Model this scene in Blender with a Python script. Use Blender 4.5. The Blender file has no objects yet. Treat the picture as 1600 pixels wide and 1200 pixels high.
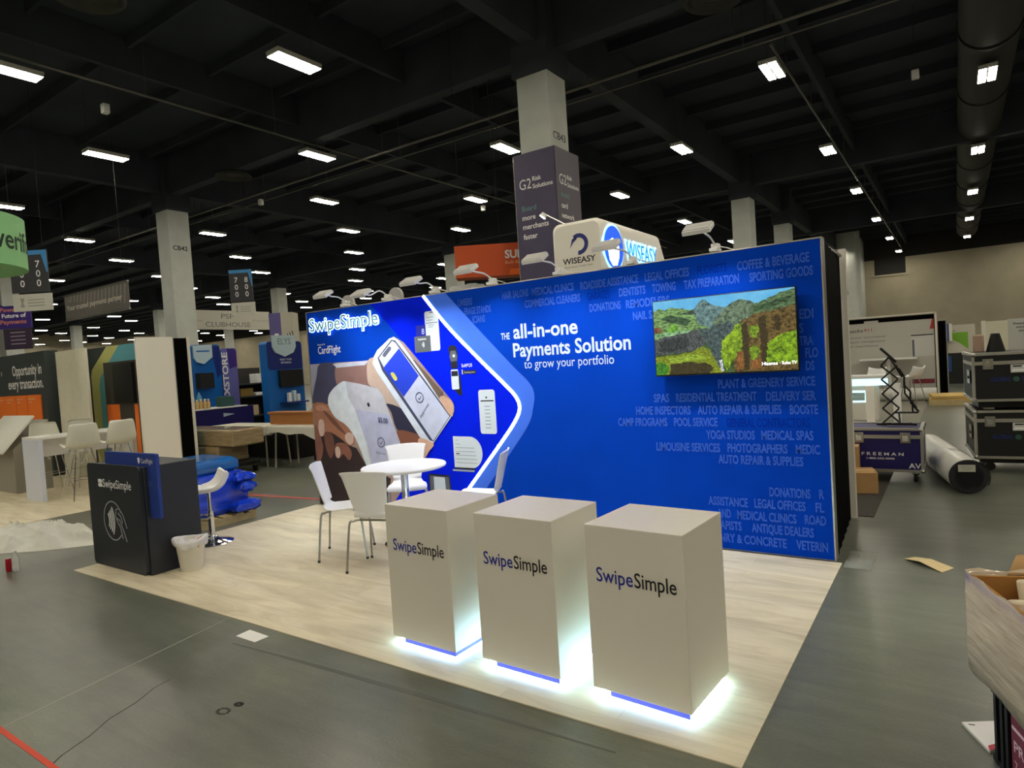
import bpy, bmesh, math, random
from mathutils import Vector, Matrix
random.seed(7)
PI = math.pi
SC = bpy.context.scene
COL = SC.collection

# ------------------------------------------------------------------ camera, world, exposure
cam_d = bpy.data.cameras.new('camera'); cam = bpy.data.objects.new('camera', cam_d); COL.objects.link(cam)
F_PX = 1011.7
cam_d.sensor_fit = 'HORIZONTAL'; cam_d.sensor_width = 36.0; cam_d.lens = 36.0 * F_PX / 1600.0
cam_d.clip_start = 0.05; cam_d.clip_end = 300
_p, _r, _y = -0.036, -0.0642, -0.6027
_f = Vector((math.sin(_y) * math.cos(_p), math.cos(_y) * math.cos(_p), math.sin(_p)))
_rt = Vector((math.cos(_y), -math.sin(_y), 0)); _up = _rt.cross(_f)
_R = math.cos(_r) * _rt + math.sin(_r) * _up; _U = -math.sin(_r) * _rt + math.cos(_r) * _up
cam.matrix_world = Matrix(((_R.x, _U.x, -_f.x, 6.732), (_R.y, _U.y, -_f.y, -5.308), (_R.z, _U.z, -_f.z, 1.67), (0, 0, 0, 1)))
SC.camera = cam
w = bpy.data.worlds.new('hall_air'); SC.world = w; w.use_nodes = True
w.node_tree.nodes['Background'].inputs['Color'].default_value = (0.5, 0.5, 0.55, 1)
w.node_tree.nodes['Background'].inputs['Strength'].default_value = 0.02
SC.view_settings.view_transform = 'Standard'; SC.view_settings.look = 'None'
SC.view_settings.exposure = 0.0; SC.view_settings.gamma = 1.0; SC.view_settings.use_curve_mapping = False
HALL_LIGHT = 82.0        # emission of the bars in the hall lights
ARM_WATT = 5.8          # each arm light on the display wall
LED_GLOW = 38.0           # strips under the pedestals

# ------------------------------------------------------------------ materials
def s2l(c):
    c = c / 255.0
    return c / 12.92 if c <= 0.04045 else ((c + 0.055) / 1.055) ** 2.4
def rgb(t): return (s2l(t[0]), s2l(t[1]), s2l(t[2]), 1.0)
_M = {}
def M(name, col=(128, 128, 128), rough=0.55, metal=0.0, em=None, es=0.0, noise=0.0, nscale=8.0, stretch=(1, 1, 1), bump=0.0, alpha=1.0, trans=0.0, spec=0.5, ior=1.45, coat=0.0):
    if name in _M: return _M[name]
    m = bpy.data.materials.new(name); m.use_nodes = True; nt = m.node_tree; b = nt.nodes['Principled BSDF']
    b.inputs['Base Color'].default_value = rgb(col); b.inputs['Roughness'].default_value = rough; b.inputs['Metallic'].default_value = metal
    b.inputs['Specular IOR Level'].default_value = spec; b.inputs['IOR'].default_value = ior
    b.inputs['Alpha'].default_value = alpha; b.inputs['Transmission Weight'].default_value = trans; b.inputs['Coat Weight'].default_value = coat
    if em is not None:
        b.inputs['Emission Color'].default_value = rgb(em); b.inputs['Emission Strength'].default_value = es
    if noise > 0 or bump > 0:
        tc = nt.nodes.new('ShaderNodeTexCoord'); mp = nt.nodes.new('ShaderNodeMapping'); mp.inputs['Scale'].default_value = stretch
        nz = nt.nodes.new('ShaderNodeTexNoise'); nz.inputs['Scale'].default_value = nscale; nz.inputs['Detail'].default_value = 5
        nt.links.new(tc.outputs['Object'], mp.inputs['Vector']); nt.links.new(mp.outputs['Vector'], nz.inputs['Vector'])
        if noise > 0:
            rp = nt.nodes.new('ShaderNodeValToRGB'); c = rgb(col)
            rp.color_ramp.elements[0].position = 0.3; rp.color_ramp.elements[1].position = 0.7
            rp.color_ramp.elements[0].color = (c[0] * (1 - noise), c[1] * (1 - noise), c[2] * (1 - noise), 1)
            rp.color_ramp.elements[1].color = (min(1, c[0] * (1 + noise)), min(1, c[1] * (1 + noise)), min(1, c[2] * (1 + noise)), 1)
            nt.links.new(nz.outputs['Fac'], rp.inputs['Fac']); nt.links.new(rp.outputs['Color'], b.inputs['Base Color'])
        if bump > 0:
            bp = nt.nodes.new('ShaderNodeBump'); bp.inputs['Strength'].default_value = bump; bp.inputs['Distance'].default_value = 0.02
            nt.links.new(nz.outputs['Fac'], bp.inputs['Height']); nt.links.new(bp.outputs['Normal'], b.inputs['Normal'])
    _M[name] = m
    return m
def MS(name, c1, c2, scale, es, stretch=(1, 1, 1)):
    """picture on a lit screen: emission between two colours over noise"""
    if name in _M: return _M[name]
    m = bpy.data.materials.new(name); m.use_nodes = True; nt = m.node_tree; b = nt.nodes['Principled BSDF']
    b.inputs['Base Color'].default_value = (0.01, 0.01, 0.01, 1); b.inputs['Roughness'].default_value = 0.25
    tc = nt.nodes.new('ShaderNodeTexCoord'); mp = nt.nodes.new('ShaderNodeMapping'); mp.inputs['Scale'].default_value = stretch
    nz = nt.nodes.new('ShaderNodeTexNoise'); nz.inputs['Scale'].default_value = scale; nz.inputs['Detail'].default_value = 10; nz.inputs['Roughness'].default_value = 0.78
    rp = nt.nodes.new('ShaderNodeValToRGB'); rp.color_ramp.elements[0].position = 0.38; rp.color_ramp.elements[1].position = 0.6
    if 'sky' not in name: c1, c2 = [q * 0.5 for q in c1], [min(255, q * 1.16) for q in c2]
    rp.color_ramp.elements[0].color = rgb(c1); rp.color_ramp.elements[1].color = rgb(c2)
    nt.links.new(tc.outputs['Object'], mp.inputs['Vector']); nt.links.new(mp.outputs['Vector'], nz.inputs['Vector'])
    nt.links.new(nz.outputs['Fac'], rp.inputs['Fac']); nt.links.new(rp.outputs['Color'], b.inputs['Emission Color']); b.inputs['Emission Strength'].default_value = es
    _M[name] = m
    return m

# ------------------------------------------------------------------ mesh builder
_TX = {}
def text_shape(s, bold=0.0, ext=0.0):
    k = (s, bold, ext)
    if k in _TX: return _TX[k]
    cu = bpy.data.curves.new('t', 'FONT'); cu.body = s; cu.size = 1.0; cu.offset = bold; cu.extrude = ext; cu.resolution_u = 3
    ob = bpy.data.objects.new('t', cu); me = ob.to_mesh()
    v = [tuple(p.co) for p in me.vertices]; f = [tuple(p.vertices) for p in me.polygons]
    ob.to_mesh_clear(); bpy.data.objects.remove(ob); bpy.data.curves.remove(cu)
    _TX[k] = (v, f)
    return _TX[k]
_CAP = max(p[1] for p in text_shape('H')[0])

class MB:
    def __init__(s): s.v = []; s.f = []; s.mi = []; s.mats = []
    def _m(s, m):
        if m not in s.mats: s.mats.append(m)
        return s.mats.index(m)
    def add(s, vs, fs, m):
        n = len(s.v); i = s._m(m); s.v += [tuple(p) for p in vs]
        for f in fs: s.f.append(tuple(n + a for a in f)); s.mi.append(i)
        return s
    def box(s, x0, x1, y0, y1, z0, z1, m):
        v = [(x0, y0, z0), (x1, y0, z0), (x1, y1, z0), (x0, y1, z0), (x0, y0, z1), (x1, y0, z1), (x1, y1, z1), (x0, y1, z1)]
        return s.add(v, [(0, 3, 2, 1), (4, 5, 6, 7), (0, 1, 5, 4), (1, 2, 6, 5), (2, 3, 7, 6), (3, 0, 4, 7)], m)
    def obox(s, c, ex, ey, ez, m):
        """box about a centre with half-extent vectors"""
        c, ex, ey, ez = Vector(c), Vector(ex), Vector(ey), Vector(ez)
        v = [c + a * ex + b * ey + d * ez for d in (-1, 1) for (a, b) in ((-1, -1), (1, -1), (1, 1), (-1, 1))]
        return s.add(v, [(0, 3, 2, 1), (4, 5, 6, 7), (0, 1, 5, 4), (1, 2, 6, 5), (2, 3, 7, 6), (3, 0, 4, 7)], m)
    def poly(s, pts, m): return s.add(pts, [tuple(range(len(pts)))], m)
    def wpoly(s, p2, y, m):
        """flat print on a vertical face looking to -y; points (x, z)"""
        a = sum(p2[i][0] * p2[(i + 1) % len(p2)][1] - p2[(i + 1) % len(p2)][0] * p2[i][1] for i in range(len(p2)))
        if a < 0: p2 = p2[::-1]
        return s.poly([(x, y, z) for x, z in p2], m)
    def prism(s, p2, o, r, u, d, m, m2=None):
        """outline p2 in the plane (o, r, u), thickness d along -(r x u)"""
        o, r, u = Vector(o), Vector(r), Vector(u); n = r.cross(u)
        a = sum(p2[i][0] * p2[(i + 1) % len(p2)][1] - p2[(i + 1) % len(p2)][0] * p2[i][1] for i in range(len(p2)))
        if a < 0: p2 = p2[::-1]
        k = len(p2); fr = [o + r * x + u * y for x, y in p2]; bk = [q - n * d for q in fr]
        s.add(fr, [tuple(range(k))], m)
        s.add(fr + bk, [tuple(range(2 * k - 1, k - 1, -1))] + [(i, k + i, k + (i + 1) % k, (i + 1) % k) for i in range(k)], m2 or m)
        return s
    def cyl(s, p0, p1, r0, r1, m, n=16, caps=True):
        p0, p1 = Vector(p0), Vector(p1); d = (p1 - p0).normalized(); a = Vector((0, 0, 1)) if abs(d.z) < 0.9 else Vector((1, 0, 0))
        x = d.cross(a).normalized(); y = d.cross(x); v = []
        for p, r in ((p0, r0), (p1, r1)):
            v += [p + x * (r * math.cos(2 * PI * i / n)) + y * (r * math.sin(2 * PI * i / n)) for i in range(n)]
        f = [(i, (i + 1) % n, n + (i + 1) % n, n + i) for i in range(n)]
        if caps: f += [tuple(range(n - 1, -1, -1)), tuple(range(n, 2 * n))]
        return s.add(v, f, m)
    def tube(s, pts, r, m, n=8):
        pts = [Vector(p) for p in pts]; v = []; px = None
        for i, p in enumerate(pts):
            d = (pts[min(i + 1, len(pts) - 1)] - pts[max(i - 1, 0)]).normalized()
            if px is None:
                a = Vector((0, 0, 1)) if abs(d.z) < 0.9 else Vector((1, 0, 0)); px = d.cross(a).normalized()
            else: px = (px - d * px.dot(d)).normalized()
            py = d.cross(px)
            v += [p + px * (r * math.cos(2 * PI * k / n)) + py * (r * math.sin(2 * PI * k / n)) for k in range(n)]
        f = []
        for i in range(len(pts) - 1):
            f += [(i * n + k, i * n + (k + 1) % n, (i + 1) * n + (k + 1) % n, (i + 1) * n + k) for k in range(n)]
        f += [tuple(range(n - 1, -1, -1)), tuple(range((len(pts) - 1) * n, len(pts) * n))]
        return s.add(v, f, m)
    def lathe(s, prof, m, n=32, c=(0, 0, 0), fn=None):
        v = []
        for r, z in prof:
            for i in range(n):
                a = 2 * PI * i / n; rr, zz = (r, z) if fn is None else fn(r, z, a)
                v.append((c[0] + rr * math.cos(a), c[1] + rr * math.sin(a), c[2] + zz))
        f = []
        for j in range(len(prof) - 1):
            f += [(j * n + i, j * n + (i + 1) % n, (j + 1) * n + (i + 1) % n, (j + 1) * n + i) for i in range(n)]
        if prof[0][0] > 1e-4: f.append(tuple(range(n - 1, -1, -1)))
        if prof[-1][0] > 1e-4: f.append(tuple((len(prof) - 1) * n + i for i in range(n)))
        return s.add(v, f, m)
    def text(s, t, o, r, u, m, cap=0.07, width=None, bold=0.0, ext=0.0, align='l', fn=None):
        v, f = text_shape(t, bold, ext); x0 = min(p[0] for p in v); x1 = max(p[0] for p in v)
        sy = cap / _CAP; sx = sy if width is None else width / (x1 - x0)
        dx = -x0 if align == 'l' else (-(x0 + x1) / 2 if align == 'c' else -x1)
        o, r, u = Vector(o), Vector(r).normalized(), Vector(u).normalized(); nn = r.cross(u)
        if fn: return s.add([fn(((p[0] + dx) * sx, p[1] * sy, p[2] * sy)) for p in v], f, m)
        return s.add([o + r * ((p[0] + dx) * sx) + u * (p[1] * sy) + nn * (p[2] * sy) for p in v], f, m)
    def grid(s, rows, m, closed=False):
        n = len(rows[0]); v = [p for rw in rows for p in rw]; f = []
        for j in range(len(rows) - 1):
            for i in range(n if closed else n - 1):
                f.append((j * n + i, j * n + (i + 1) % n, (j + 1) * n + (i + 1) % n, (j + 1) * n + i))
        return s.add(v, f, m)
    def build(s, name, parent=None, world=False, bevel=0.0, seg=2, solid=0.0, subd=0, flat=False, ang=35, kind=None):
        off = Vector((0, 0, 0)); mn = Vector((0, 0, 0))
        if parent is None:
            xs = [p[0] for p in s.v]; ys = [p[1] for p in s.v]; zs = [p[2] for p in s.v]
            off = Vector(((min(xs) + max(xs)) / 2, (min(ys) + max(ys)) / 2, min(zs)))
        elif world: off = Vector(parent.location)
        me = bpy.data.meshes.new(name)
        me.from_pydata([(p[0] - off.x, p[1] - off.y, p[2] - off.z) for p in s.v], [], s.f)
        for m in s.mats: me.materials.append(m)
        me.polygons.foreach_set('material_index', s.mi); me.update()
        if not flat:
            me.polygons.foreach_set('use_smooth', [True] * len(me.polygons)); me.set_sharp_from_angle(angle=math.radians(ang))
        o = bpy.data.objects.new(name, me); COL.objects.link(o)
        if parent is None: o.location = off
        else: o.parent = parent
        if solid: q = o.modifiers.new('solid', 'SOLIDIFY'); q.thickness = solid; q.offset = 0
        if bevel: q = o.modifiers.new('bevel', 'BEVEL'); q.width = bevel; q.segments = seg; q.limit_method = 'ANGLE'; q.angle_limit = math.radians(40)
        if subd: q = o.modifiers.new('sub', 'SUBSURF'); q.levels = subd; q.render_levels = subd
        if kind: o['kind'] = kind
        return o

def tag(o, label, cat, group=None, kind=None):
    o['label'] = label; o['category'] = cat
    if group: o['group'] = group
    o['kind'] = kind or 'thing'
    return o
def T(name, label, cat, loc=(0, 0, 0), rz=0.0, group=None):
    o = bpy.data.objects.new(name, None); COL.objects.link(o); o.location = loc; o.rotation_euler = (0, 0, rz)
    o.empty_display_size = 0.2
    return tag(o, label, cat, group)
def dup(root, loc, rz, label=None, group=None):
    r = root.copy(); COL.objects.link(r); r.location = loc; r.rotation_euler = (0, 0, rz)
    if label: r['label'] = label
    if group: r['group'] = group
    for ch in list(root.children):
        c = ch.copy(); COL.objects.link(c); c.parent = r
        for g in list(ch.children):
            d = g.copy(); COL.objects.link(d); d.parent = c
    return r
def struct(mb, name, **k):
    return mb.build(name, kind='structure', **k)
def rrect(x0, x1, y0, y1, r, n=5):
    o = []
    for cx, cy, a in ((x1 - r, y0 + r, -PI / 2), (x1 - r, y1 - r, 0), (x0 + r, y1 - r, PI / 2), (x0 + r, y0 + r, PI)):
        o += [(cx + r * math.cos(a + PI / 2 * i / n), cy + r * math.sin(a + PI / 2 * i / n)) for i in range(n + 1)]
    return o
def ring_band(cx, cy, r0, r1, a0=0.0, a1=2 * PI, n=28):
    """list of quads of an annulus sector, as (x, y) loops"""
    q = []
    for i in range(n):
        a, b = a0 + (a1 - a0) * i / n, a0 + (a1 - a0) * (i + 1) / n
        q.append([(cx + r0 * math.cos(a), cy + r0 * math.sin(a)), (cx + r1 * math.cos(a), cy + r1 * math.sin(a)), (cx + r1 * math.cos(b), cy + r1 * math.sin(b)), (cx + r0 * math.cos(b), cy + r0 * math.sin(b))])
    return q
def smooth_path(p, n=6):
    o = []
    for i in range(len(p) - 1):
        a, b, c, d = p[max(i - 1, 0)], p[i], p[i + 1], p[min(i + 2, len(p) - 1)]
        for k in range(n):
            t = k / n
            o.append(tuple(0.5 * (2 * b[j] + (c[j] - a[j]) * t + (2 * a[j] - 5 * b[j] + 4 * c[j] - d[j]) * t * t + (3 * b[j] - a[j] - 3 * c[j] + d[j]) * t ** 3) for j in range(len(b))))
    o.append(p[-1])
    return o
X, Y, Z = (1, 0, 0), (0, 1, 0), (0, 0, 1)

# ------------------------------------------------------------------ shared materials
WHITE = M('white_laminate', (226, 221, 208), 0.4)
WPLAS = M('white_plastic', (235, 234, 232), 0.32)
WPRINT = M('white_print', (240, 240, 240), 0.6)
PALEP = M('pale_blue_print', (196, 214, 255), 0.6)
CHROME = M('chrome', (215, 215, 220), 0.12, 1.0)
STEEL = M('satin_steel', (170, 168, 160), 0.33, 1.0)
ALU = M('aluminium_edge', (182, 180, 172), 0.38, 0.85)
BLACK = M('black_cloth', (7, 7, 7), 0.95, spec=0.05)
BLKPL = M('black_plastic', (16, 16, 17), 0.45)
DKGREY = M('dark_grey_laminate', (42, 46, 53), 0.5)
KRAFT = M('kraft_cardboard', (178, 140, 92), 0.8, noise=0.12, nscale=5)
CONCR = M('painted_concrete', (202, 206, 198), 0.8, noise=0.06, nscale=2)

# ------------------------------------------------------------------ the hall
def concrete_floor():
    m = bpy.data.materials.new('sealed_concrete'); m.use_nodes = True; nt = m.node_tree; b = nt.nodes['Principled BSDF']; L = nt.links
    def N(t, **k):
        n = nt.nodes.new(t)
        for a, v in k.items(): n.inputs[a].default_value = v
        return n
    g = N('ShaderNodeNewGeometry')
    n1 = N('ShaderNodeTexNoise', Scale=0.45, Detail=6, Roughness=0.6); n2 = N('ShaderNodeTexNoise', Scale=3.0, Detail=8, Roughness=0.7, Distortion=1.2)
    n3 = N('ShaderNodeTexNoise', Scale=60.0, Detail=3)
    mp = N('ShaderNodeMapping'); mp.inputs['Scale'].default_value = (0.35, 2.2, 1); mp.inputs['Rotation'].default_value = (0, 0, 0.4)
    L.new(g.outputs['Position'], mp.inputs['Vector'])
    L.new(g.outputs['Position'], n1.inputs['Vector']); L.new(mp.outputs['Vector'], n2.inputs['Vector']); L.new(g.outputs['Position'], n3.inputs['Vector'])
    r1 = N('ShaderNodeValToRGB'); r1.color_ramp.elements[0].position = 0.35; r1.color_ramp.elements[1].position = 0.68
    r1.color_ramp.elements[0].color = rgb((86, 89, 82)); r1.color_ramp.elements[1].color = rgb((128, 132, 115))
    r2 = N('ShaderNodeValToRGB'); r2.color_ramp.elements[0].position = 0.3; r2.color_ramp.elements[1].position = 0.62
    r2.color_ramp.elements[0].color = (0.6, 0.6, 0.6, 1); r2.color_ramp.elements[1].color = (1.06, 1.06, 1.06, 1)
    mx = N('ShaderNodeMix'); mx.data_type = 'RGBA'; mx.blend_type = 'MULTIPLY'; mx.inputs[0].default_value = 0.6
    L.new(n1.outputs['Fac'], r1.inputs['Fac']); L.new(n2.outputs['Fac'], r2.inputs['Fac'])
    L.new(r1.outputs['Color'], mx.inputs[6]); L.new(r2.outputs['Color'], mx.inputs[7])
    mx2 = N('ShaderNodeMix'); mx2.data_type = 'RGBA'; mx2.blend_type = 'MULTIPLY'; mx2.inputs[0].default_value = 0.25
    L.new(mx.outputs[2], mx2.inputs[6]); L.new(n3.outputs['Fac'], mx2.inputs[7])
    L.new(mx2.outputs[2], b.inputs['Base Color'])
    rr = N('ShaderNodeMapRange'); rr.inputs['To Min'].default_value = 0.25; rr.inputs['To Max'].default_value = 0.36; L.new(n1.outputs['Fac'], rr.inputs['Value']); L.new(rr.outputs[0], b.inputs['Roughness'])
    bp = N('ShaderNodeBump', Strength=0.08, Distance=0.01); L.new(n3.outputs['Fac'], bp.inputs['Height']); L.new(bp.outputs['Normal'], b.inputs['Normal'])
    b.inputs['Specular IOR Level'].default_value = 0.42
    return m
HX0, HX1, HY0, HY1, HZ = -112.0, 26.0, -24.0, 62.0, 10.6
struct(MB().poly([(HX0, HY0, 0), (HX1, HY0, 0), (HX1, HY1, 0), (HX0, HY1, 0)], concrete_floor()), 'floor')
CEIL = M('black_painted_deck', (60, 65, 74), 0.9, noise=0.2, nscale=0.6)
mb = MB(); mb.poly([(HX0, HY0, HZ), (HX0, HY1, HZ), (HX1, HY1, HZ), (HX1, HY0, HZ)], CEIL)
y = HY0 + 1.0
while y < HY1:      # purlins under the deck belong to the ceiling's pattern
    mb.box(HX0, HX1, y - 0.05, y + 0.05, HZ - 0.3, HZ, CEIL); y += 2.2
struct(mb, 'ceiling')
WALLM = M('beige_hall_wall', (168, 160, 138), 0.85, noise=0.07, nscale=0.7)
DARKW = M('dark_upper_wall', (42, 41, 38), 0.9)
mb = MB(); mb.box(HX0, HX1, HY1, HY1 + 0.3, 0, 8.6, WALLM); mb.box(HX0, HX1, HY1, HY1 + 0.3, 8.6, HZ, DARKW)
mb.box(0.9, 3.3, HY1 - 0.05, HY1, 7.2, 8.6, DARKW); mb.box(0.7, 3.5, HY1 - 0.12, HY1, 7.05, 7.2, WALLM)
struct(mb, 'wall_back')
mb = MB(); mb.box(-1.6, 0.1, 55.0, HY1, 0, HZ, CONCR); mb.cyl((0.1, 55.4, 0), (0.1, 55.4, HZ), 0.4, 0.4, CONCR, 20)
mb.text('34', (-0.9, 54.99, 5.3), X, Z, BLKPL, cap=0.35); struct(mb, 'trim_1')
struct(MB().box(HX0 - 0.3, HX0, HY0, HY1, 0, HZ, WALLM), 'wall_left')
struct(MB().box(HX1, HX1 + 0.3, HY0, HY1, 0, HZ, WALLM), 'wall_right')
struct(MB().box(HX0, HX1, HY0 - 0.3, HY0, 0, HZ, WALLM), 'wall_front')

COLS = []
def column(x, y, code=None, s=0.86):
    COLS.append((x, y + 0.43))
    mb = MB(); mb.box(x - s / 2, x + s / 2, y - s / 2 + 0.43, y + s / 2 + 0.43, 0, 8.5, CONCR); mb.box(x - s / 2 - 0.08, x + s / 2 + 0.08, y - s / 2 + 0.35, y + s / 2 + 0.51, 8.5, HZ - 0.02, CEIL)
    if code: mb.text(code, (x + s / 2 + 0.004, y + 0.12, 6.93), Y, Z, DKGREY, cap=0.17, width=0.6, bold=0.02)
    o = struct(mb, 'column', bevel=0.03); return o
column(-1.46, 8.25, 'CB43'); column(-19.17, 8.5, 'CB42'); column(-1.3, 26.0); column(-1.3, 34.6)
column(-19.0, 26.1); column(-37.0, 26.3); column(-36.9, 8.5); column(-54.5, 26.0); column(-54.5, 8.5); column(-37.0, 44.0); column(-19.1, 44.0)
for cx_ in (-72.3, -89.8): column(cx_, 8.5); column(cx_, 26.0); column(cx_, 44.0)
column(-54.5, 44.0)
for yy_ in (8.6, 26.3, 44.0):
    struct(MB().box(HX0, HX1, yy_ + 0.0, yy_ + 0.4, 9.1, HZ, CEIL), 'ceiling_beam')
for xx_ in (-36.9, -19.1, -1.4, 16.0):
    struct(MB().box(xx_ - 0.2, xx_ + 0.2, HY0, HY1, 9.2, HZ, CEIL), 'ceiling_beam')
for xx_ in (-28.0, -10.6, -5.9, 3.4, 7.6):
    struct(MB().box(xx_ - 0.07, xx_ + 0.07, HY0, HY1, 9.7, HZ, CEIL), 'ceiling_beam')
PIPE = M('grey_pipe', (120, 118, 112), 0.4, 0.6)
def pipe(p0, p1, r, label):
    mb = MB().cyl(p0, p1, r, r, PIPE, 10)
    d = Vector(p1) - Vector(p0); k = int(d.length // 4)
    for i in range(k + 1):
        q = Vector(p0) + d * ((i + 0.5) / (k + 1)); mb.cyl(q, (q.x, q.y, HZ), 0.012, 0.012, PIPE, 6)
    return tag(mb.build('ceiling_pipe'), label, 'pipe')
pipe((-42, 10.75, 8.95), (24, 10.75, 8.95), 0.045, 'long grey ceiling pipe crossing the whole hall behind the tallest column')
pipe((-10.2, -6, 9.06), (-10.2, 40, 9.06), 0.035, 'thin grey ceiling pipe running away from view on the left')
pipe((-42, 11.6, 8.98), (24, 11.6, 8.98), 0.025, 'thin conduit running just beyond the long ceiling pipe')
pipe((3.2, 12, 9.06), (3.2, 60, 9.06), 0.03, 'thin grey ceiling pipe running toward the back wall on the right')
DUCT = M('dark_duct', (62, 60, 57), 0.7, noise=0.08)
mb = MB()
for k in range(15): mb.cyl((7.75, -20 + k * 5.2, 9.78), (7.75, -20 + k * 5.2 + 5.14, 9.78), 0.7, 0.7, DUCT, 28); mb.cyl((7.75, -20 + k * 5.2, 9.78), (7.75, -20 + k * 5.2 + 0.1, 9.78), 0.74, 0.74, DUCT, 28)
for k in range(10): mb.cyl((7.75, -18 + k * 7, 10.4), (7.75, -18 + k * 7, HZ), 0.015, 0.015, DUCT, 6)
tag(mb.build('ceiling_air_duct'), 'big round dark air duct under the ceiling at the right', 'air duct')
for k, (x, y, nm) in enumerate(((-14.76, 8.9, 'round ceiling air diffuser left of the center, below the left light row'), (2.77, 8.9, 'large round air diffuser at the top edge right of the tall column'), (-6.5, 0.7, 'round air diffuser at the top left corner of the ceiling'))):
    t = T('ceiling_diffuser', nm, 'air diffuser', (x, y, 9.0), group='round ceiling diffusers')
    for r, zz in ((0.62, 0.0), (0.45, 0.03), (0.28, 0.05)):
        MB().lathe([(r - 0.1, 0.08 + zz), (r, 0.0 + zz), (r + 0.02, 0.02 + zz), (r - 0.08, 0.1 + zz)], DUCT, 36).build('diffuser_ring', t)
    MB().cyl((0, 0, 0.1), (0, 0, 1.55), 0.3, 0.3, DUCT, 24).build('duct_neck', t)
for x, y, nm in ((-10.89, 2.88, 'small white speaker box hanging near the far left ceiling light'), (6.06, 15.91, 'small white speaker box hanging left of the air duct'), (-16.26, 11.03, 'small white speaker box hanging beside the column at left'), (-10.9, 18.9, 'small white speaker box under the light left of the wrapped column')):
    t = T('ceiling_speaker', nm, 'speaker', (x, y, 8.6), group='white ceiling speakers')
    MB().box(-0.09, 0.09, -0.08, 0.08, 0, 0.24, WPLAS).build('speaker_box', t, bevel=0.02); MB().cyl((0, 0, 0.24), (0, 0, 1.98), 0.01, 0.01, DUCT, 6).build('hanger', t)

# ------------------------------------------------------------------ hall lights
BAR = M('light_bar', (255, 255, 255), 0.4, em=(255, 246, 226), es=HALL_LIGHT)
HOUS = M('white_enamel', (200, 198, 190), 0.5)
xi = {-22: -109.2, -21: -105, -20: -100.4, -19: -96.0, -18: -91.4, -17: -87.0, -16: -82.4, -15: -78, -14: -73.4, -13: -68.8, -12: -64.2, -11: -59.8, -10: -55.2, -9: -50.8, -8: -46.2, -7: -41.6, -6: -37, -5: -32.4, -4: -28, -3: -23.1, -2: -18.6, -1: -14.8, 0: -10.4, 1: -5.55, 2: -1.1, 3: 3.0, 4: 7.7, 5: 12.2, 6: 16.8, 7: 21.2}
yj = {-5: -21.5, -4: -17.2, -3: -12.8, -2: -8.4, -1: -3.8, 0: 0.7, 1: 4.6, 2: 9.15, 3: 13.05, 4: 17.7, 5: 22.1, 6: 26.8, 7: 30.6, 8: 36.1, 9: 40.2, 10: 45.6, 11: 49.8, 12: 55.0, 13: 59.0}
light0 = T('hall_light', '', 'ceiling light', (0, 0, 8.8), group='hall ceiling lights')
mb = MB(); mb.box(-0.22, 0.22, -0.6, 0.6, 0.05, 0.11, HOUS)
mb.build('light_housing', light0)
for sx_ in (-1, 1):
    MB().box(sx_ * 0.115 - 0.1, sx_ * 0.115 + 0.1, -0.59, 0.59, 0.0, 0.05, HOUS).box(sx_ * 0.115 - 0.085, sx_ * 0.115 + 0.085, -0.575, 0.575, -0.012, 0.0, BAR).build('light_bar', light0)
for yy_ in (-0.5, 0.5): MB().cyl((0, yy_, 0.1), (0, yy_, HZ - 8.8), 0.008, 0.008, DUCT, 5).build('hanger', light0)
lightd = dup(light0, (7.7, 0, 8.8), 0)
for h_ in [c for c in lightd.children if c.name.startswith('hanger')]: bpy.data.objects.remove(h_)
for yy_ in (-0.5, 0.5): MB().cyl((0, yy_, 0.1), (0, yy_, 0.26), 0.008, 0.008, DUCT, 5).build('hanger', lightd)
BIG = {(1, 1): 'largest twin-bar ceiling light in view, above the left half of the blue wall', (0, 0): 'twin-bar ceiling light cut off by the left edge of the photo near its top',
       (-1, 1): 'twin-bar ceiling light at upper left, beside the small hanging speaker', (0, 2): 'twin-bar ceiling light just below the crossing of the ceiling pipes',
       (3, 3): 'twin-bar ceiling light nearest the top center right, right of the tall column', (4, 4): 'twin-bar ceiling light mounted below the big air duct, nearest one',
       (2, 4): 'twin-bar ceiling light right of the wrapped column top', (1, 3): 'twin-bar ceiling light partly hidden behind the left side of the wrapped column',
       (3, 5): 'twin-bar ceiling light second in the row left of the air duct', (1, 5): 'twin-bar ceiling light above the white illuminated tower', (-3, 1): 'twin-bar ceiling light above the green hanging cylinder',
       (-3, 3): 'twin-bar ceiling light just right of the column stencilled for the left bay', (-1, 3): 'twin-bar ceiling light above the left end of the blue display', (4, 6): 'second twin-bar light below the air duct'}
first = True
for i, x in xi.items():
    for j, y in yj.items():
        if (i + j) % 2: continue
        d = Vector((x - 6.73, y + 5.3)); fw = d.x * -0.567 + d.y * 0.824; lat = abs(d.x * 0.824 + d.y * 0.567)
        inview = fw > 2 and lat < fw * 0.86 + 1.5
        if not inview and (d.length > 29 or x < -24): continue
        if not (HX0 + 1 < x < HX1 - 1 and HY0 + 1 < y < HY1 - 1): continue
        if any(abs(x - a) < 1.3 and abs(y - b_) < 1.3 for a, b_ in COLS): continue
        lab = BIG.get((i, j), 'one of the smaller twin-bar lights deep in the black hall ceiling')
        if i == 4: dup(lightd, (x, y, 8.8), 0, lab); continue
        if first: light0.location = (x, y, 8.8); light0['label'] = lab; first = False
        else: dup(light0, (x, y, 8.8), 0, lab)

for h_ in list(lightd.children): bpy.data.objects.remove(h_)
bpy.data.objects.remove(lightd)

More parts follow.
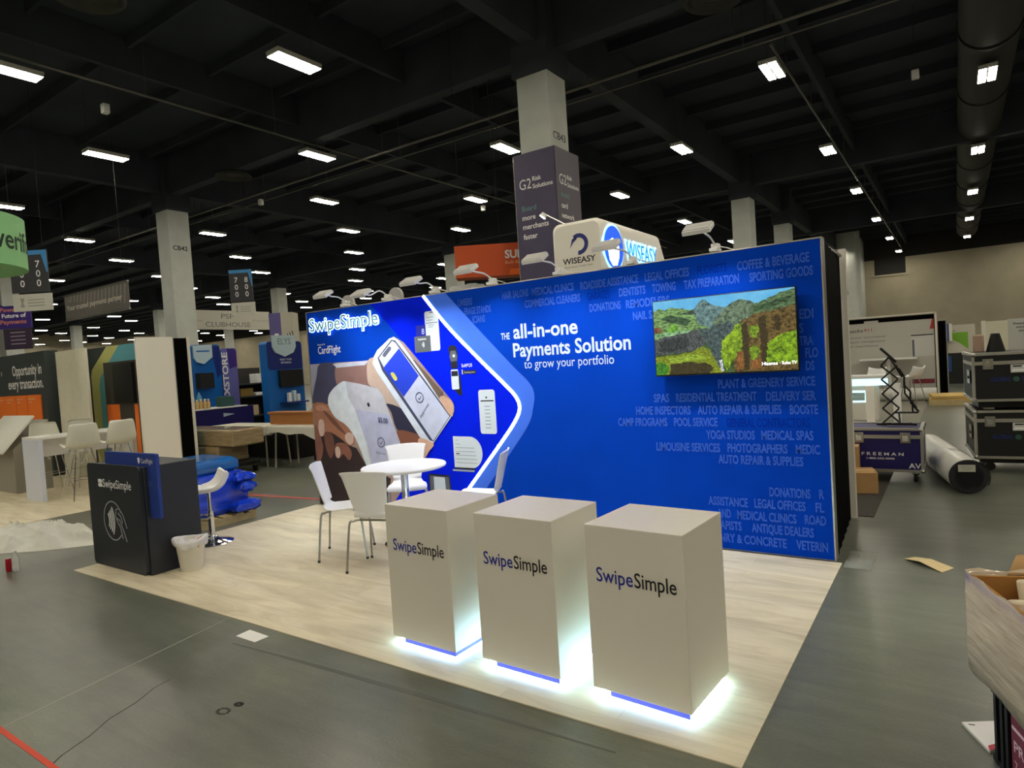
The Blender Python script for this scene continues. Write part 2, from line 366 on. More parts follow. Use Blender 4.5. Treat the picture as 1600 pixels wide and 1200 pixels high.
# ------------------------------------------------------------------ our booth: flooring
def vinyl(name, c1, c2):
    m = bpy.data.materials.new(name); m.use_nodes = True; nt = m.node_tree; b = nt.nodes['Principled BSDF']; L = nt.links
    g = nt.nodes.new('ShaderNodeNewGeometry'); mp = nt.nodes.new('ShaderNodeMapping'); mp.inputs['Scale'].default_value = (0.8, 4.2, 1)
    nz = nt.nodes.new('ShaderNodeTexNoise'); nz.inputs['Scale'].default_value = 1.6; nz.inputs['Detail'].default_value = 9; nz.inputs['Roughness'].default_value = 0.62; nz.inputs['Distortion'].default_value = 0.9
    L.new(g.outputs['Position'], mp.inputs['Vector']); L.new(mp.outputs['Vector'], nz.inputs['Vector'])
    br = nt.nodes.new('ShaderNodeTexBrick'); br.inputs['Scale'].default_value = 1.0; br.inputs['Brick Width'].default_value = 1.2; br.inputs['Row Height'].default_value = 0.15; br.inputs['Mortar Size'].default_value = 0.0015
    br.inputs['Color1'].default_value = (0.86, 0.86, 0.86, 1); br.inputs['Color2'].default_value = (1.0, 1.0, 1.0, 1); br.inputs['Mortar'].default_value = (0.72, 0.72, 0.72, 1)
    L.new(g.outputs['Position'], br.inputs['Vector'])
    rp = nt.nodes.new('ShaderNodeValToRGB'); rp.color_ramp.elements[0].position = 0.33; rp.color_ramp.elements[1].position = 0.6; rp.color_ramp.elements[0].color = rgb(c1); rp.color_ramp.elements[1].color = rgb(c2)
    L.new(nz.outputs['Fac'], rp.inputs['Fac'])
    mx = nt.nodes.new('ShaderNodeMix'); mx.data_type = 'RGBA'; mx.blend_type = 'MULTIPLY'; mx.inputs[0].default_value = 0.8
    L.new(rp.outputs['Color'], mx.inputs[6]); L.new(br.outputs['Color'], mx.inputs[7]); L.new(mx.outputs[2], b.inputs['Base Color'])
    b.inputs['Roughness'].default_value = 0.42; b.inputs['Specular IOR Level'].default_value = 0.35
    return m
VINYL = vinyl('pale_oak_vinyl', (206, 193, 160), (232, 221, 192))
tag(MB().box(-0.02, 5.98, -2.79, -0.03, 0.0, 0.006, VINYL).build('vinyl_flooring', flat=True), 'pale oak plank vinyl flooring of the blue booth', 'flooring')
tag(MB().box(-9.6, -3.08, -3.1, 0.9, 0.0, 0.006, VINYL).build('vinyl_flooring', flat=True), 'pale plank flooring under the white bar table at left', 'flooring')

# ------------------------------------------------------------------ the blue display wall
FZ = 0.006
BLUE = M('blue_fabric', (0, 60, 178), 0.85, spec=0.08, noise=0.05, nscale=3)
BLUE2 = M('deep_blue_fabric', (0, 30, 226), 0.85, spec=0.08, noise=0.04, nscale=3)
BAND = M('light_blue_band', (70, 116, 232), 0.85, spec=0.08)
WORDS = M('pale_word_print', (58, 98, 206), 0.85, spec=0.08); WORDD = M('dark_word_print', (0, 46, 156), 0.85, spec=0.08)
LEDM = M('white_led_strip', (255, 255, 255), 0.4, em=(232, 244, 255), es=4.0)
wall = T('display_backdrop', 'long blue fabric display wall with white slogan, glowing chevron line and small business names', 'display wall', (2.97, 0.06, FZ))
WT = 2.44
mb = MB(); mb.box(0.012, 5.928, 0.0, 0.1, 0.012, WT - 0.01, BLUE)
LEDP = smooth_path([(1.99, 2.43), (2.3, 2.08), (2.68, 1.72), (2.98, 1.45), (3.12, 1.31), (3.155, 1.19), (3.08, 1.05), (2.87, 0.81), (2.44, 0.345), (2.13, 0.01)])
DIAG = smooth_path([(1.16, 2.43), (1.65, 1.95), (2.2, 1.38), (2.3, 1.27), (2.315, 1.19), (2.26, 1.11), (1.81, 0.64), (1.22, 0.01)])
BANDP = smooth_path([(2.30, 2.43), (2.69, 2.03), (3.09, 1.63), (3.28, 1.45), (3.335, 1.33), (3.31, 1.19), (3.25, 1.04), (3.03, 0.77), (2.36, 0.01)])
mb.wpoly(DIAG + LEDP[::-1], -0.0012, BLUE2); mb.wpoly(LEDP + BANDP[::-1], -0.0012, BAND)
H1 = [('HAIR SALONS', 3.03, 3.34, 2.285), ('MEDICAL CLINICS', 3.38, 3.84, 2.283), ('ROADSIDE ASSISTANCE', 3.91, 4.48, 2.278), ('LEGAL OFFICES', 4.54, 4.93, 2.278), ('-FLORISTS', 5.0, 5.24, 2.275), ('COFFEE & BEVERAGE', 5.32, 5.85, 2.27),
      ('COMMERCIAL CLEANERS', 3.29, 3.90, 2.175), ('-GARAGES', 3.97, 4.2, 2.175), ('DENTISTS', 4.29, 4.54, 2.175), ('TOWING', 4.6, 4.81, 2.175), ('TAX PREPARATION', 4.88, 5.33, 2.173), ('SPORTING GOODS', 5.41, 5.87, 2.168),
      ('DONATIONS', 3.99, 4.30, 2.068), ('REMODELERS', 4.35, 4.75, 2.065), ('NAIL SALONS', 4.41, 4.78, 1.957), ('UMBERS', 2.46, 2.65, 2.272), ('ERAGE STANDS', 2.54, 2.88, 2.175), ('ICIANS', 2.64, 2.8, 2.082),
      ('EDI', 5.76, 5.86, 1.848), ('S', 5.755, 5.785, 1.742), ('TRA', 5.75, 5.85, 1.645), ('FLO', 5.79, 5.88, 1.552), ('DS', 5.79, 5.85, 1.455),
      ('PLANT & GREENERY SERVICE', 5.12, 5.85, 1.338), ('SPAS', 4.56, 4.70, 1.232), ('RESIDENTIAL TREATMENT', 4.76, 5.42, 1.232), ('DELIVERY SER', 5.49, 5.85, 1.228), ('HOME INSPECTORS', 4.39, 4.88, 1.125), ('AUTO REPAIR & SUPPLIES', 4.94, 5.6, 1.125), ('BOOSTE', 5.66, 5.86, 1.122),
      ('CAMP PROGRAMS', 4.21, 4.67, 1.025), ('POOL SERVICE', 4.73, 5.1, 1.025), ('-GENERAL CONTRACTORS', 5.17, 5.8, 1.02), ('YOGA STUDIOS', 5.0, 5.39, 0.92), ('MEDICAL SPAS', 5.44, 5.82, 0.922), ('LIMOUSINE SERVICES', 4.56, 5.11, 0.812), ('PHOTOGRAPHERS', 5.17, 5.63, 0.815), ('MEDIC', 5.69, 5.86, 0.815),
      ('AUTO REPAIR & SUPPLIES', 5.09, 5.74, 0.72), ('DONATIONS', 5.48, 5.78, 0.472), ('R', 5.84, 5.875, 0.475), ('ASSISTANCE', 4.99, 5.31, 0.37), ('LEGAL OFFICES', 5.36, 5.74, 0.372), ('FL', 5.81, 5.87, 0.372), ('AND', 5.06, 5.17, 0.27), ('MEDICAL CLINICS', 5.22, 5.67, 0.268), ('ROAD', 5.73, 5.88, 0.272),
      ('THERAPISTS', 4.94, 5.25, 0.172), ('ANTIQUE DEALERS', 5.33, 5.79, 0.172), ('MASONRY & CONCRETE', 4.9, 5.59, 0.068), ('VETERIN', 5.66, 5.885, 0.068)]
for t, a, b_, z in H1:
    mb.text(t.lstrip('-'), (a, -0.0016, z), X, Z, WORDD if t[0] == '-' else WORDS, cap=0.068, width=b_ - a, bold=0.028)
SL = [('THE', 2.985, 3.09, 1.885, 0.062, 0.02), ('all-in-one', 3.135, 3.855, 1.885, 0.135, 0.022), ('Payments Solution', 3.12, 4.375, 1.705, 0.13, 0.022), ('to grow your portfolio', 3.24, 4.205, 1.585, 0.085, 0.0)]
for t, a, b_, z, c, bo in SL: mb.text(t, (a, -0.0016, z), X, Z, PALEP, cap=c, width=b_ - a, bold=bo)
mb.text('CardFlight', (0.185, -0.0016, 1.905), X, Z, WPRINT, cap=0.09, width=0.415, bold=0.008); mb.text('Powered by', (0.185, -0.0016, 2.01), X, Z, WPRINT, cap=0.022, width=0.14)
# small product pictures right of the photo
GREYP = M('print_grey', (92, 98, 104), 0.6); INK = M('print_ink', (24, 26, 34), 0.6); PAPER = M('print_paper', (216, 226, 232), 0.6); LINE = M('print_line', (150, 162, 172), 0.6)
def pic(p, m, k=1): mb.wpoly(p, -0.0016 - 0.0006 * k, m)
pic(rrect(1.985, 2.18, 1.83, 2.26, 0.025), PAPER); pic([(2.06, 2.24), (2.11, 2.24), (2.11, 2.25), (2.06, 2.25)], INK, 2)
for z, a, b_ in ((2.19, 2.01, 2.11), (2.16, 2.01, 2.1), (2.105, 2.03, 2.12), (2.085, 2.03, 2.1)): pic([(a, z), (b_, z), (b_, z + 0.008), (a, z + 0.008)], LINE, 2)
pic([(2.0, 2.13), (2.165, 2.13), (2.165, 2.136), (2.0, 2.136)], INK, 2)
pic([(1.845, 1.99), (1.99, 1.99), (1.99, 2.12), (1.845, 2.12)], M('navy_card', (8, 24, 150), 0.6), 2); mb.text('8', (1.93, -0.0036, 2.02), X, Z, PALEP, cap=0.06)
pic([(1.815, 1.825), (2.05, 1.825), (2.05, 2.0), (1.815, 2.0)], GREYP, 3); mb.text('SwipeSimple', (1.87, -0.0042, 1.958), X, Z, WPRINT, cap=0.02, width=0.12, bold=0.02)
for k in range(3):
    for q in ring_band(1.915, 1.905, 0.012 + 0.013 * k, 0.019 + 0.013 * k, -0.8, 0.8, 6): pic(q, WPRINT, 4)
pic([(2.29, 1.84), (2.31, 1.87), (2.37, 1.875), (2.405, 1.84), (2.415, 1.76), (2.4, 1.7), (2.4, 1.63), (2.315, 1.625), (2.3, 1.75)], INK)
pic([(2.3, 1.755), (2.32, 1.815), (2.385, 1.815), (2.405, 1.75), (2.395, 1.705), (2.315, 1.7)], GREYP, 2); pic(rrect(2.345, 2.375, 1.745, 1.775, 0.01), WPRINT, 3)
pic([(2.31, 1.42), (2.31, 1.52), (2.425, 1.56), (2.44, 1.35), (2.41, 1.33)], INK); pic(rrect(2.305, 2.405, 1.405, 1.615, 0.012), PAPER, 2); pic([(2.31, 1.545), (2.4, 1.545), (2.4, 1.6), (2.31, 1.6)], INK, 3)
mb.text('SoftPOS', (2.455, -0.003, 1.635), X, Z, WPRINT, cap=0.034, width=0.14, bold=0.01)
pic([(2.455, 1.56), (2.645, 1.56), (2.645, 1.6), (2.455, 1.6)], INK); pic([(2.455, 1.56), (2.465, 1.56), (2.465, 1.61), (2.455, 1.61)], WPRINT, 2); mb.text('Coming soon', (2.485, -0.0034, 1.571), X, Z, PAPER, cap=0.018, width=0.14)
pic(rrect(2.65, 2.86, 0.935, 1.39, 0.03), PAPER); pic([(2.675, 1.27), (2.84, 1.27), (2.84, 1.282), (2.675, 1.282)], INK, 2); pic(rrect(2.74, 2.76, 1.3, 1.32, 0.008), INK, 2)
for k in range(7): pic([(2.72, 1.215 - 0.037 * k), (2.79, 1.215 - 0.037 * k), (2.79, 1.224 - 0.037 * k), (2.72, 1.224 - 0.037 * k)], LINE, 2)
arc = [(2.5 + 0.155 * math.sin(a), 0.735 + 0.168 * math.cos(a)) for a in [PI * k / 14 for k in range(15)]]
pic([(2.27, 0.555), (2.27, 0.905)] + arc + [(2.5, 0.555)], PAPER); pic([(2.27, 0.555), (2.53, 0.555), (2.58, 0.572), (2.27, 0.572)], INK, 2); pic([(2.24, 0.53), (2.53, 0.53), (2.54, 0.55), (2.24, 0.55)], LINE, 2)
for k, (a, b_) in enumerate(((2.3, 2.34), (2.3, 2.36), (2.3, 2.55), (2.3, 2.56), (2.3, 2.57), (2.3, 2.58), (2.3, 2.58))): pic([(a, 0.86 - 0.04 * k), (b_, 0.86 - 0.04 * k), (b_, 0.866 - 0.04 * k), (a, 0.866 - 0.04 * k)], LINE, 2)
pic([(2.3, 0.715), (2.35, 0.715), (2.35, 0.725), (2.3, 0.725)], INK, 3)
pic([(1.87, 0.08), (1.89, 0.485), (2.19, 0.48), (2.22, 0.08)], INK); pic([(1.89, 0.1), (1.905, 0.465), (2.175, 0.46), (2.2, 0.1)], GREYP, 2); pic([(1.955, 0.1), (1.96, 0.455), (2.12, 0.452), (2.13, 0.1)], PAPER, 3)
mb.build('graphic_panel', wall, world=True, flat=True)
mb = MB()
for bx in ((0, 0.012, -0.004, 0.104, FZ, WT), (5.928, 5.94, -0.004, 0.104, FZ, WT), (0.012, 5.928, -0.004, 0.104, WT - 0.01, WT), (0.012, 5.928, -0.004, 0.104, FZ, 0.011)): mb.box(*bx, ALU)
mb.build('frame', wall, world=True)
mb = MB(); hw = 0.016
for i in range(len(LEDP) - 1):
    a, b_ = Vector((LEDP[i][0], 0, LEDP[i][1])), Vector((LEDP[i + 1][0], 0, LEDP[i + 1][1])); d = (b_ - a).normalized(); nrm = Vector((-d.z, 0, d.x)) * hw
    mb.obox((a + b_) / 2 + Vector((0, -0.006, 0)), (b_ - a) / 2 * 1.15, Vector((0, 0.004, 0)), nrm, LEDM)
mb.build('led_strip', wall, world=True)
# printed photo
PC = {'bg': (164, 140, 132), 'sleeve_light': (150, 152, 170), 'suit': (62, 62, 88), 'skin_mid': (142, 108, 102), 'skin_pale': (196, 172, 156), 'white_cuff': (196, 200, 216), 'navy': (40, 40, 66), 'brown': (128, 78, 60), 'dark': (46, 34, 36), 'hand': (160, 108, 84), 'hand_dark': (112, 72, 58), 'hand_lit': (186, 134, 108), 'hand2': (132, 86, 70), 'nail': (206, 178, 166),
      'reader_side': (214, 222, 230), 'reader_face': (192, 193, 204), 'reader_screen': (180, 184, 212), 'dot': (24, 24, 30), 'phone': (216, 224, 238), 'phone_line': (60, 66, 92), 'phone_screen': (202, 208, 232), 'notch': (90, 96, 116), 'card': (24, 60, 206), 'chip': (214, 204, 84), 'brownband': (112, 90, 78), 'finger': (214, 172, 146)}
PH = [('bg', [(0.012, 0.012), (0.012, 1.785), (1.1, 1.78), (1.36, 1.97), (1.5, 2.03)] + [p for p in DIAG if p[1] < 2.03]),
('dark', [(0.012, 0.012), (0.012, 0.95), (0.25, 0.96), (0.6, 0.7), (0.95, 0.5), (1.3, 0.4), (1.2, 0.012)]),
('sleeve_light', [(0.012, 1.785), (0.21, 1.78), (0.04, 1.38), (0.012, 1.39)]),
('suit', [(0.02, 1.38), (0.12, 1.62), (0.20, 1.78), (0.50, 1.77), (0.53, 1.63), (0.50, 1.49), (0.32, 1.35), (0.34, 1.28), (0.03, 1.29)]),
('skin_mid', [(0.49, 1.73), (0.75, 1.73), (1.06, 1.74), (1.13, 1.58), (1.22, 1.43), (0.68, 1.55), (0.50, 1.49)]),
('skin_pale', [(1.05, 1.76), (1.17, 1.80), (1.21, 1.64), (1.38, 1.46), (1.63, 1.21), (1.56, 1.16), (1.33, 1.26), (1.19, 1.44), (1.04, 1.51)]),
('white_cuff', [(0.44, 1.77), (1.07, 1.78), (1.01, 1.73), (0.51, 1.72)]),
('navy', [(1.32, 1.27), (1.60, 1.18), (1.82, 0.90), (1.48, 0.95), (1.38, 1.17)]),
('brown', [(1.46, 0.96), (1.82, 0.90), (1.77, 0.83), (1.87, 0.70), (1.49, 0.73)]),
('dark', [(0.012, 0.89), (0.23, 0.94), (0.40, 0.92), (0.60, 0.78), (0.76, 0.74), (0.94, 0.49), (0.79, 0.38), (0.51, 0.30), (0.012, 0.34)]),
('hand', [(0.02, 1.28), (0.18, 1.30), (0.32, 1.25), (0.47, 1.09), (0.64, 0.99), (0.73, 0.90), (0.72, 0.79), (0.63, 0.77), (0.53, 0.83), (0.30, 0.93), (0.17, 0.88), (0.07, 0.89), (0.02, 1.13)]),
('hand_dark', [(0.2, 1.2), (0.36, 1.12), (0.52, 0.98), (0.6, 0.9), (0.5, 0.94), (0.33, 1.06)]), ('hand_lit', [(0.06, 1.25), (0.2, 1.27), (0.32, 1.2), (0.22, 1.2), (0.1, 1.2)]), ('hand_dark', [(0.2, 0.92), (0.34, 0.9), (0.36, 0.72), (0.28, 0.6), (0.2, 0.74)]),
('hand2', [(0.39, 0.78), (0.53, 0.80), (0.63, 0.75), (0.67, 0.66), (0.61, 0.59), (0.52, 0.66), (0.44, 0.61), (0.37, 0.64)]),
('hand2', [(0.02, 1.01), (0.11, 0.89), (0.15, 0.71), (0.05, 0.52), (0.02, 0.58)]),
('nail', [(0.10, 1.06), (0.15, 1.09), (0.20, 1.06), (0.20, 0.94), (0.16, 0.88), (0.11, 0.89), (0.09, 0.96)]),
('nail', [(0.58, 0.90), (0.65, 0.93), (0.72, 0.90), (0.71, 0.81), (0.65, 0.78), (0.58, 0.83)]),
('nail', [(0.38, 0.73), (0.44, 0.75), (0.47, 0.68), (0.43, 0.61), (0.38, 0.64)]),
('reader_side', [(0.31, 1.32), (0.35, 1.41), (0.48, 1.50), (0.65, 1.55), (0.68, 1.39), (0.78, 1.21), (0.94, 0.81), (1.02, 0.50), (0.94, 0.49), (0.80, 0.78), (0.71, 0.92), (0.59, 1.03), (0.44, 1.10), (0.33, 1.22)]),
('reader_face', [(0.65, 1.55), (0.91, 1.51), (1.19, 1.45), (1.28, 1.36), (1.35, 1.17), (1.49, 0.83), (1.59, 0.53), (1.00, 0.49), (0.94, 0.81), (0.78, 1.21), (0.68, 1.36)]),
('reader_screen', [(0.79, 1.21), (1.35, 1.14), (1.47, 0.83), (1.56, 0.60), (1.02, 0.53), (0.96, 0.76)]),
('dot', [(1.00, 1.28), (1.03, 1.29), (1.05, 1.25), (1.02, 1.23), (1.00, 1.26)]),
('brownband', [(1.72, 1.77), (1.81, 1.74), (2.18, 1.38), (2.14, 1.30), (2.11, 1.30)]),
('phone', [(1.14, 1.74), (1.17, 1.82), (1.23, 1.89), (1.44, 2.01), (1.51, 2.02), (1.58, 1.98), (1.67, 1.88), (1.98, 1.50), (2.27, 1.11), (2.00, 0.83), (1.90, 0.83), (1.80, 0.89), (1.51, 1.26), (1.21, 1.63)]),
('phone_line', [(1.23, 1.80), (1.47, 1.995), (1.53, 1.98), (1.73, 1.76), (2.265, 1.125), (2.0, 0.84), (1.94, 0.86), (1.29, 1.65)]),
('phone_screen', [(1.25, 1.80), (1.48, 1.98), (1.53, 1.955), (1.71, 1.75), (2.25, 1.12), (1.995, 0.85), (1.35, 1.64)]),
('notch', [(1.31, 1.82), (1.33, 1.85), (1.42, 1.92), (1.46, 1.91), (1.45, 1.88), (1.35, 1.80)]),
('card', [(1.31, 1.68), (1.58, 1.89), (1.85, 1.57), (1.60, 1.34)]), ('chip', [(1.42, 1.61), (1.47, 1.62), (1.52, 1.55), (1.48, 1.53)]),
('finger', [(2.13, 1.30), (2.18, 1.34), (2.27, 1.30), (2.315, 1.24), (2.31, 1.17), (2.27, 1.12)]), ('finger', [(1.77, 0.83), (1.82, 0.88), (2.00, 0.82), (1.93, 0.74), (1.83, 0.65)])]
mb = MB()
SOFT = ('hand_dark', 'hand_lit', 'hand', 'hand2', 'nail', 'suit', 'skin_mid', 'skin_pale', 'brown', 'navy', 'reader_side', 'finger', 'chip')
for k, (nm, p) in enumerate(PH):
    if nm in SOFT: p = smooth_path([p[-1]] + p + p[:2], 5)[5:-5]
    mb.wpoly(p, -0.0020 - 0.0003 * k, M('photo_' + nm, PC[nm], 0.65, noise=0.0 if nm in ('card', 'dot', 'notch') else 0.09, nscale=9))
PX = M('photo_ink', (70, 76, 110), 0.65); yk = -0.0125
for cx, cz in ((1.19, 0.82), (1.84, 1.33)):
    for q in ring_band(cx, cz, 0.05, 0.06, 0, 2 * PI, 20): mb.wpoly(q, yk, PX)
    mb.wpoly([(cx - 0.02, cz), (cx - 0.005, cz - 0.02), (cx + 0.025, cz + 0.02), (cx + 0.03, cz + 0.013), (cx - 0.005, cz - 0.032), (cx - 0.026, cz - 0.006)], yk, PX)
mb.text('$5.00', (1.17, yk, 1.06), (1, 0, -0.12), (-0.1, 0, 1), PX, cap=0.055, width=0.16, bold=0.02)
mb.text('Approved', (1.10, yk, 0.69), (1, 0, -0.12), (-0.1, 0, 1), PX, cap=0.025, width=0.15); mb.text('Approved', (1.84, yk, 1.10), (0.66, 0, 0.75), (-0.75, 0, 0.66), PX, cap=0.03, width=0.2)
mb.build('photo_print', wall, world=True, flat=True)
# halo-lit raised sign
HALO = M('halo_acrylic', (235, 250, 255), 0.4, em=(196, 240, 255), es=2.6); LETF = M('letter_face', (120, 160, 178), 0.5, em=(150, 200, 215), es=0.12)
mb = MB(); mb.text('SwipeSimple', (0.085, -0.03, 2.185), X, Z, HALO, cap=0.16, width=1.23, bold=0.034, ext=0.02); mb.build('halo_lettering', wall, world=True, flat=True)
mb = MB(); mb.text('SwipeSimple', (0.108, -0.042, 2.185), X, Z, LETF, cap=0.158, width=1.2, bold=0.004, ext=0.01); mb.build('raised_lettering', wall, world=True, flat=True)

# arm lights clamped along the top edge
LAMPS = [(0.69, 0.98, 2.525), (1.39, 1.58, 2.47), (2.11, 2.30, 2.51), (2.88, 3.0, 2.535), (3.66, 3.76, 2.53), (4.41, 4.44, 2.535), (5.14, 5.19, 2.545)]
LN = ['arm light at the left corner above the lit lettering', 'arm light between the left corner and the glowing chevron line', 'arm light where the glowing chevron line meets the top edge', 'arm light in front of the orange hanging sign', 'arm light just left of the white tower', 'arm light in front of the glowing white tower', 'arm light above the television, nearest the right end']
HEADM = M('lamp_aluminium', (236, 236, 234), 0.5); PLATE = M('lamp_lens', (250, 250, 250), 0.4, em=(255, 250, 240), es=6.0)
for (bx, hx, hz), nm in zip(LAMPS, LN):
    t = T('arm_light', nm, 'arm light', (bx, 0.05, FZ + WT), group='arm lights on the blue wall')
    dx, dz = hx - bx, hz - WT
    MB().box(-0.035, 0.035, -0.06, 0.06, 0.0, 0.03, HEADM).box(-0.03, 0.03, -0.02, 0.05, 0.03, 0.07, HEADM).build('clamp', t, bevel=0.006)
    MB().tube(smooth_path([(0, 0, 0.06), (dx * 0.2, -0.15, 0.10), (dx * 0.7, -0.38, dz + 0.0), (dx, -0.5, dz)], 4), 0.008, HEADM, 6).build('arm', t)
    MB().tube([(0.02, 0.05, 0.05), (0.08, 0.06, 0.03), (0.14, 0.06, 0.004)], 0.005, WPLAS, 5).build('cable', t)
    hc = Vector((dx, -0.57, dz)); a = Vector((1, 0, 0)); b_ = Vector((0, 0.87, 0.493)); n_ = a.cross(b_)
    mb = MB(); mb.obox(hc, a * 0.105, b_ * 0.065, n_ * 0.016, HEADM)
    for k in range(7): mb.obox(hc + b_ * (-0.054 + 0.018 * k) + n_ * 0.02, a * 0.1, b_ * 0.003, n_ * 0.008, HEADM)
    hd = mb.build('lamp_head', t, bevel=0.004)
    MB().obox(hc - n_ * 0.0175, a * 0.09, b_ * 0.052, n_ * 0.0015, PLATE).build('lens', hd)
    ld = bpy.data.lights.new('arm_light_bulb', 'AREA'); ld.shape = 'RECTANGLE'; ld.size = 0.14; ld.size_y = 0.08; ld.energy = ARM_WATT; ld.color = (0.88, 0.94, 1.0); ld.spread = math.radians(114)
    lo = bpy.data.objects.new('arm_light_bulb', ld); COL.objects.link(lo); lo.parent = t; lo.location = hc - n_ * 0.03
    lo.rotation_euler = Vector((0.0, 0.22, -0.97)).to_track_quat('-Z', 'Y').to_euler()

